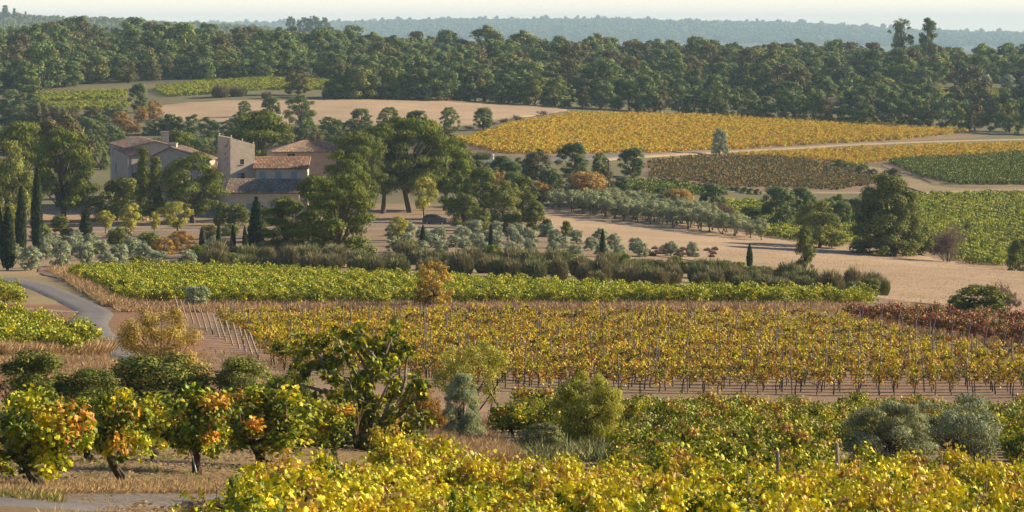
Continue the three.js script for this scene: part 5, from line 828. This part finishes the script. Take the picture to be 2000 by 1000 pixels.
// ------------------------------------------------------------------ fig tree and shrubs behind the goblet vines
{
  const D = 66, k = D / F, base = hit(716, 880, 55), R = RNG(71), T = new Buf(), C = new Buf(), bark = [0.19, 0.17, 0.15];
  const t = thing('fig_tree', 'gnarled fig tree with bare curling grey branches and sparse yellowing leaves', 'tree', base), q = (u, v, z) => V((u - 716) * k, (880 - v) * k, z);
  const L = (pts, r0, r1) => { const P = new THREE.CatmullRomCurve3(pts).getPoints(pts.length * 4); limb(T, P, r0, r1, bark, 8, R); return P; };
  const main = [
    [[q(712, 886, 0), q(705, 845, 0), q(692, 800, 0.1), q(686, 765, 0.1)], 0.17, 0.1], [[q(726, 886, 0.1), q(728, 840, 0.05), q(726, 800, 0), q(722, 765, -0.1)], 0.16, 0.1], [[q(735, 884, -0.1), q(748, 830, -0.2), q(765, 785, -0.3), q(790, 760, -0.4)], 0.12, 0.06],
    [[q(722, 765, -0.1), q(724, 735, 0), q(738, 705, 0.1), q(744, 688, 0.1)], 0.1, 0.075], [[q(744, 688, 0.1), q(756, 672, 0), q(768, 642, 0), q(786, 628, 0)], 0.06, 0.02], [[q(742, 690, 0.1), q(728, 668, 0.2), q(708, 642, 0.3), q(698, 612, 0.3)], 0.06, 0.018],
    [[q(728, 728, 0), q(712, 700, -0.2), q(690, 660, -0.3), q(682, 628, -0.3)], 0.065, 0.02], [[q(726, 740, 0), q(752, 716, -0.3), q(775, 695, -0.4), q(800, 670, -0.4)], 0.07, 0.025], [[q(686, 765, 0.1), q(675, 748, 0.2), q(655, 715, 0.3), q(630, 708, 0.3)], 0.085, 0.05], [[q(630, 708, 0.3), q(624, 690, 0.3), q(614, 670, 0.3), q(594, 662, 0.2), q(572, 672, 0.2), q(556, 690, 0.3)], 0.05, 0.012],
    [[q(636, 712, 0.3), q(612, 704, 0.2), q(585, 690, 0.1), q(565, 684, 0)], 0.045, 0.012], [[q(686, 780, 0.1), q(650, 765, -0.2), q(600, 750, -0.4), q(560, 742, -0.5)], 0.08, 0.03], [[q(690, 800, 0.1), q(650, 790, 0.3), q(600, 778, 0.5), q(565, 772, 0.6)], 0.07, 0.02],
    [[q(790, 760, -0.4), q(797, 735, -0.4), q(800, 700, -0.4), q(806, 672, -0.4)], 0.055, 0.02], [[q(748, 830, -0.2), q(790, 800, 0.2), q(820, 770, 0.3), q(832, 740, 0.3)], 0.06, 0.02], [[q(700, 745, 0.2), q(680, 728, 0.6), q(672, 716, 0.8), q(688, 724, 0.9)], 0.04, 0.012], [[q(720, 780, 0.1), q(700, 740, -0.6), q(670, 690, -0.9), q(650, 650, -1)], 0.06, 0.015], [[q(730, 800, 0), q(750, 760, 0.7), q(770, 720, 0.9), q(790, 700, 1)], 0.05, 0.015],
  ];
  const tips = []; let seedLimbs = main.map(([p, a, b]) => [L(p, a, b), b]);
  for (const [P, r] of seedLimbs) for (let i = 3; i < P.length; i += 2) if (R() < 0.75) {
    const d = rdir(R); d.y += 0.35; d.z *= 0.8; d.normalize(); const len = 0.25 + 0.5 * R(), a = P[i], m = a.clone().addScaledVector(d, len * 0.5), e = m.clone().add(d.clone().add(V((R() - 0.5) * 0.8, 0.45, (R() - 0.5) * 0.8)).normalize().multiplyScalar(len * 0.5)); limb(T, [a, m, e], 0.016, 0.006, bark.map(c => c * 1.5), 5, R); tips.push(e, m.clone().lerp(e, 0.5)); if (R() < 0.6) tips.push(m);
  }
  for (const p of tips) { const n = 8 + Math.floor(R() * 9); for (let i = 0; i < n; i++) { const d = rdir(R), pp = p.clone().addScaledVector(d, 0.16 * R() + 0.03), nn = rdir(R); nn.y += 0.5; const tt = V(d.x, d.y * 0.4 - 0.75, d.z); lobed(C, pp, nn, tt, 0.15 * (0.6 + 0.7 * R()), pick(R, R() < 0.72 ? [[0.10, 0.14, 0.014, 4], [0.20, 0.24, 0.016, 3], [0.33, 0.33, 0.02, 1.8]] : R() < 0.8 ? PAL.vLime : PAL.vYellow, 0.25), LOBES, 0.35); } }
  for (let i = 0; i < 2600; i++) { // suckers round the foot and the leafy lower skirt
    const a = R() * 6.28, s = Math.sqrt(R()), p = V(Math.cos(a) * s * 1.9 - 0.2, 0.1 + R() * 1.5 * (1 - s * 0.4), Math.sin(a) * s * 1.2 - 0.35); if (p.x > 0.4 && p.y > 0.9) continue; const nn = rdir(R); nn.y += 0.4; lobed(C, p, nn, V(R() - 0.5, -0.6, R() - 0.5), 0.12 * (0.6 + 0.7 * R()), pick(R, R() < 0.85 ? PAL.shrub : PAL.vLime, 0.3), SIMPLE, 0.3);
  }
  part('trunk', T.geo(), M.bark, t); part('crown', C.geo(), M.vine, t); triTotal += T.tris + C.tris;
}
{
  const one = (o, mat, u, v, w, h, name, label, d) => { const p = d ? at(u, d) : hit(u, v, 40), k = -p.z / F, g = note([o])[0], t = thing(name, label, o.cat ?? 'shrub', p); part('trunk', g.trunk, M.bark, t); part('crown', g.crown, mat, t); t.scale.set(w * k / g.w, h * k / g.h, w * k / g.w); return t; };
  one(ct(216, 5.6, 3.4, 64, 0.5, 0.085, 0.045, 0.3, PAL.straw2, { base: 0.08, trunk: 0.07, stems: 7, limbs: 1, low: 0.6, bark: [0.09, 0.07, 0.05] }), M.leaf, 312, 772, 250, 176, 'almond_tree', 'straw yellow almond tree with dark thin stems beside the red earth');
  one(ct(217, 4.4, 3, 54, 0.42, 0.08, 0.045, 0.3, PAL.yellowGreen, { base: 0.1, trunk: 0.035, stems: 6, limbs: 1, shape: 'dome', bark: [0.08, 0.06, 0.05] }), M.leaf, 928, 806, 190, 146, 'almond_tree', 'yellow green almond tree behind the grey olive');
  one(twiggy({ seed: 203, stems: 7, foot: 0.16, spread: 0.6, len: 0.75, r: 0.035, levels: 3, kids: 4, split: 0.6, leaves: 14, leafLevel: 1, L: 0.065, spray: 0.06, ratio: 0.4, pal: PAL.orange, bark: [0.08, 0.06, 0.05] }), M.leaf, 828, 852, 130, 122, 'orange_shrub', 'rust orange shrub with open dark stems next to the grey olive');
  one(ct(204, 2.2, 2.3, 64, 0.28, 0.1, 0.022, 0.6, PAL.olive.concat([[0.26, 0.30, 0.12, 5]]), { base: -0.02, trunk: 0.05, stems: 4, needle: true, shape: 'egg' }), M.leaf, 905, 862, 104, 134, 'olive_shrub', 'grey green feathery olive shrub beside the sandy lane');
  one(ct(205, 3.4, 2.6, 70, 0.4, 0.1, 0.03, 0.6, PAL.yellowGreen, { base: 0.0, trunk: 0.05, stems: 6, needle: true, shape: 'dome' }), M.leaf, 1145, 874, 176, 146, 'tamarisk_bush', 'feathery yellow green bush standing in the dark green vines');
  one(ct(206, 3.2, 1.9, 60, 0.36, 0.085, 0.026, 0.5, PAL.sage, { base: -0.02, trunk: 0.05, stems: 5, needle: true }), M.leaf, 1735, 908, 250, 124, 'sage_shrub', 'low silver green shrub behind the pale wooden post');
  one(ct(207, 3.4, 2.0, 66, 0.36, 0.1, 0.026, 0.42, PAL.sage.concat(PAL.olive), { base: -0.02, trunk: 0.05, stems: 5, needle: true }), M.leaf, 1880, 902, 250, 134, 'sage_shrub', 'larger silver green shrub rising behind the low one');
  const dk = (s, pal = PAL.shrub, L = 0.09) => ct(s, 2.8, 2.2, 46, 0.42, L, L * 0.6, 0.42, pal, { base: -0.02, trunk: 0.05, stems: 5 });
  one(dk(208), M.leaf, 66, 808, 200, 130, 'hedge_shrub', 'loose green shrub beside the red earth');
  one(dk(209), M.leaf, 300, 806, 270, 122, 'hedge_shrub', 'wide green shrub below the golden almond tree');
  one(dk(210, PAL.oakYellow), M.leaf, 470, 814, 180, 118, 'hedge_shrub', 'olive green shrub between the almond tree and the fig');
  one(dk(211), M.leaf, 180, 814, 180, 96, 'hedge_shrub', 'low shrub between two wider green ones');
  one(dk(212, PAL.shrub), M.leaf, 560, 838, 150, 118, 'hedge_shrub', 'tall green shrub against the fig tree');
  one(dk(213, PAL.scrubGreen), M.leaf, 1060, 880, 120, 56, 'hedge_shrub', 'dry greyish scrub at the foot of the feathery bush');
  one(twiggy({ seed: 214, stems: 14, foot: 0.3, spread: 0.3, len: 0.8, r: 0.014, levels: 2, kids: 3, split: 0.35, leaves: 2, leafLevel: 0, L: 0.05, spray: 0.03, pal: PAL.brown, bark: [0.2, 0.16, 0.12] }), M.leaf, 462, 806, 60, 96, 'dead_stem_clump', 'clump of pale dead upright stems between shrub and fig');
  one(twiggy({ seed: 215, stems: 3, foot: 0.1, spread: 0.2, len: 1.6, r: 0.03, levels: 2, kids: 3, split: 0.4, leaves: 3, leafLevel: 1, L: 0.14, spray: 0.08, pal: PAL.gold, bark: [0.13, 0.1, 0.08] }), M.leaf, 1678, 556, 22, 52, 'dry_stalk', 'single tall dry stalk behind the dense round mound');
}
// ------------------------------------------------------------------ low growth
{
  const R = RNG(81);
  const tuft = (seed, pal, n, h, w) => { const Q = RNG(seed), B = new Buf(); for (let i = 0; i < n; i++) { const a = Q() * 6.28, r = Math.sqrt(Q()) * w, t = V(Math.cos(a) * 0.5 + (Q() - 0.5) * 0.6, 1, Math.sin(a) * 0.5 + (Q() - 0.5) * 0.6).normalize(), s = V(Q() - 0.5, 0, Q() - 0.5).normalize(); blade(B, V(Math.cos(a) * r, -0.01, Math.sin(a) * r), t, s, h * (0.5 + 0.8 * Q()), 0.012 * (0.7 + 0.8 * Q()) * (h > 0.3 ? 2 : 1), pick(Q, pal, 0.25), 0.2 * Q()); } triTotal += B.tris; return B.geo(); };
  const field = (name, geo, mat, spots) => { const im = new THREE.InstancedMesh(geo, mat, spots.length); im.name = numbered(name); im.userData.kind = 'stuff'; sh(im); spots.forEach(([p, s], i) => { dummy.position.copy(p); dummy.rotation.set(0, R() * 6.28, 0); dummy.scale.setScalar(s); dummy.updateMatrix(); im.setMatrixAt(i, dummy.matrix); const t = 0.8 + 0.4 * R(); im.setColorAt(i, new THREE.Color().setRGB(t, t, t)); }); scene.add(im); };
  const spots = (n, f, s0 = 0.6, s1 = 0.8) => { const o = []; for (let i = 0; i < n * 6 && o.length < n; i++) { const p = f(); if (p) o.push([p, s0 + s1 * R()]); } return o; };
  const box2 = (u0, u1, d0, d1) => () => { const d = lerp(d0, d1, R()), u = lerp(u0, u1, R()); return at(u, d); };
  // straw and stubble lying on the vineyard floor, dry grass on verges
  const straw = (() => { const Q = RNG(5), B = new Buf(); for (let i = 0; i < 26; i++) { const a = Q() * 6.28, p = V((Q() - 0.5) * 0.6, 0.012 + 0.02 * Q(), (Q() - 0.5) * 0.6); blade(B, p, V(Math.cos(a), 0.12 * (Q() - 0.3), Math.sin(a)), V(-Math.sin(a), 0.2, Math.cos(a)), 0.1 + 0.16 * Q(), 0.012, pick(Q, PAL.straw.concat([[0.16, 0.1, 0.06, 2]]), 0.25)); } return B.geo(); })();
  field('dry_straw_litter', straw, M.dry, spots(5200, () => { const p = box2(-60, 800, 43.5, 72)(); return p; }, 0.7, 0.8));
  field('dry_grass', tuft(1, PAL.straw, 26, 0.16, 0.12), M.dry, spots(2600, () => hit(lerp(-50, 420, R()), lerp(950, 969, R()) , 36)));
  field('dry_grass', tuft(6, PAL.straw, 26, 0.2, 0.12), M.dry, spots(260, box2(100, 330, 39.2, 40.4)));
  field('dry_grass', tuft(2, PAL.straw, 24, 0.3, 0.2), M.dry, spots(2600, () => { const u = lerp(780, 1010, R()), v = lerp(826, 905, R()); if (u > 945 && v < 845 + (u - 945) * 0.8 && u < 1010) return null; return hit(u, v, 60); }));
  field('dry_grass', tuft(3, PAL.straw.concat([[0.3, 0.2, 0.13, 2]]), 26, 0.55, 0.3), M.dry, spots(3000, () => { const u = lerp(230, 1680, R()), v = lerp(597, 610, R()); return hit(u, v); }));
  field('dry_grass', tuft(4, PAL.straw, 26, 0.6, 0.35), M.dry, spots(1800, () => { const u = lerp(60, 260, R()), v = lerp(528, 600, R()), e = 130 + (v - 528) * 1.6; return Math.abs(u - e) < 34 ? hit(u, v) : null; }));
  field('dry_grass', tuft(5, PAL.straw, 24, 0.6, 0.35), M.dry, spots(1300, () => { const u = lerp(-40, 210, R()), v = lerp(678, 694, R()); return hit(u, v); }));
  field('dry_grass', tuft(7, PAL.straw, 24, 0.5, 0.3), M.dry, spots(1500, () => { const u = lerp(1000, 2060, R()), v = lerp(600, 640, R()); return u > 1640 ? hit(u, v + (u - 1640) * 0.12) : null; }));
  field('green_weeds', tuft(9, PAL.grass, 40, 0.14, 0.1), M.leaf, spots(150, box2(20, 700, 46, 62)));
  field('green_weeds', tuft(10, PAL.grass.concat(PAL.straw), 40, 0.16, 0.12), M.leaf, spots(160, box2(-40, 110, 43.4, 44.8)));
  field('dry_grass', tuft(11, PAL.straw.concat([[0.2, 0.12, 0.07, 3]]), 22, 0.22, 0.3), M.dry, spots(1100, () => hit(lerp(-40, 560, R()), lerp(690, 770, R()))));
  field('green_weeds', tuft(12, PAL.grass.concat(PAL.straw), 30, 0.3, 0.3), M.leaf, spots(300, () => hit(lerp(-40, 560, R()), lerp(680, 760, R()))));
  field('dry_grass', tuft(13, PAL.scrubGreen, 30, 0.4, 0.3), M.dry, spots(260, () => hit(lerp(1020, 1240, R()), lerp(866, 905, R()), 60)));
  field('field_stubble', tuft(14, PAL.straw.concat([[0.3, 0.2, 0.12, 3]]), 14, 0.16, 0.5), M.dry, spots(9000, () => { const u = lerp(1280, 2060, R()), v = lerp(488, 606, R()); const p = hit(u, v); return v > 470 + (u - 1280) * 0.075 && (u > 1740 || v < 520 + (u - 1280) * 0.12) ? p : null; }, 0.7, 1.1));
  // fallen leaves under the vines
  const fall = (() => { const Q = RNG(9), B = new Buf(); for (let i = 0; i < 14; i++) { const n = rdir(Q).multiplyScalar(0.35); n.y += 1; lobed(B, V((Q() - 0.5) * 0.9, 0.02, (Q() - 0.5) * 0.9), n, V(Q() - 0.5, 0, Q() - 0.5), 0.09, pick(Q, PAL.vBrown.concat(PAL.brown), 0.3), SIMPLE, 0.5); } return B.geo(); })();
  field('fallen_leaves', fall, M.vine, spots(700, box2(-40, 760, 44, 66)));
}
STAGE('near');
STAGE('triangles ' + Math.round(triTotal));
renderer.render(scene, camera);
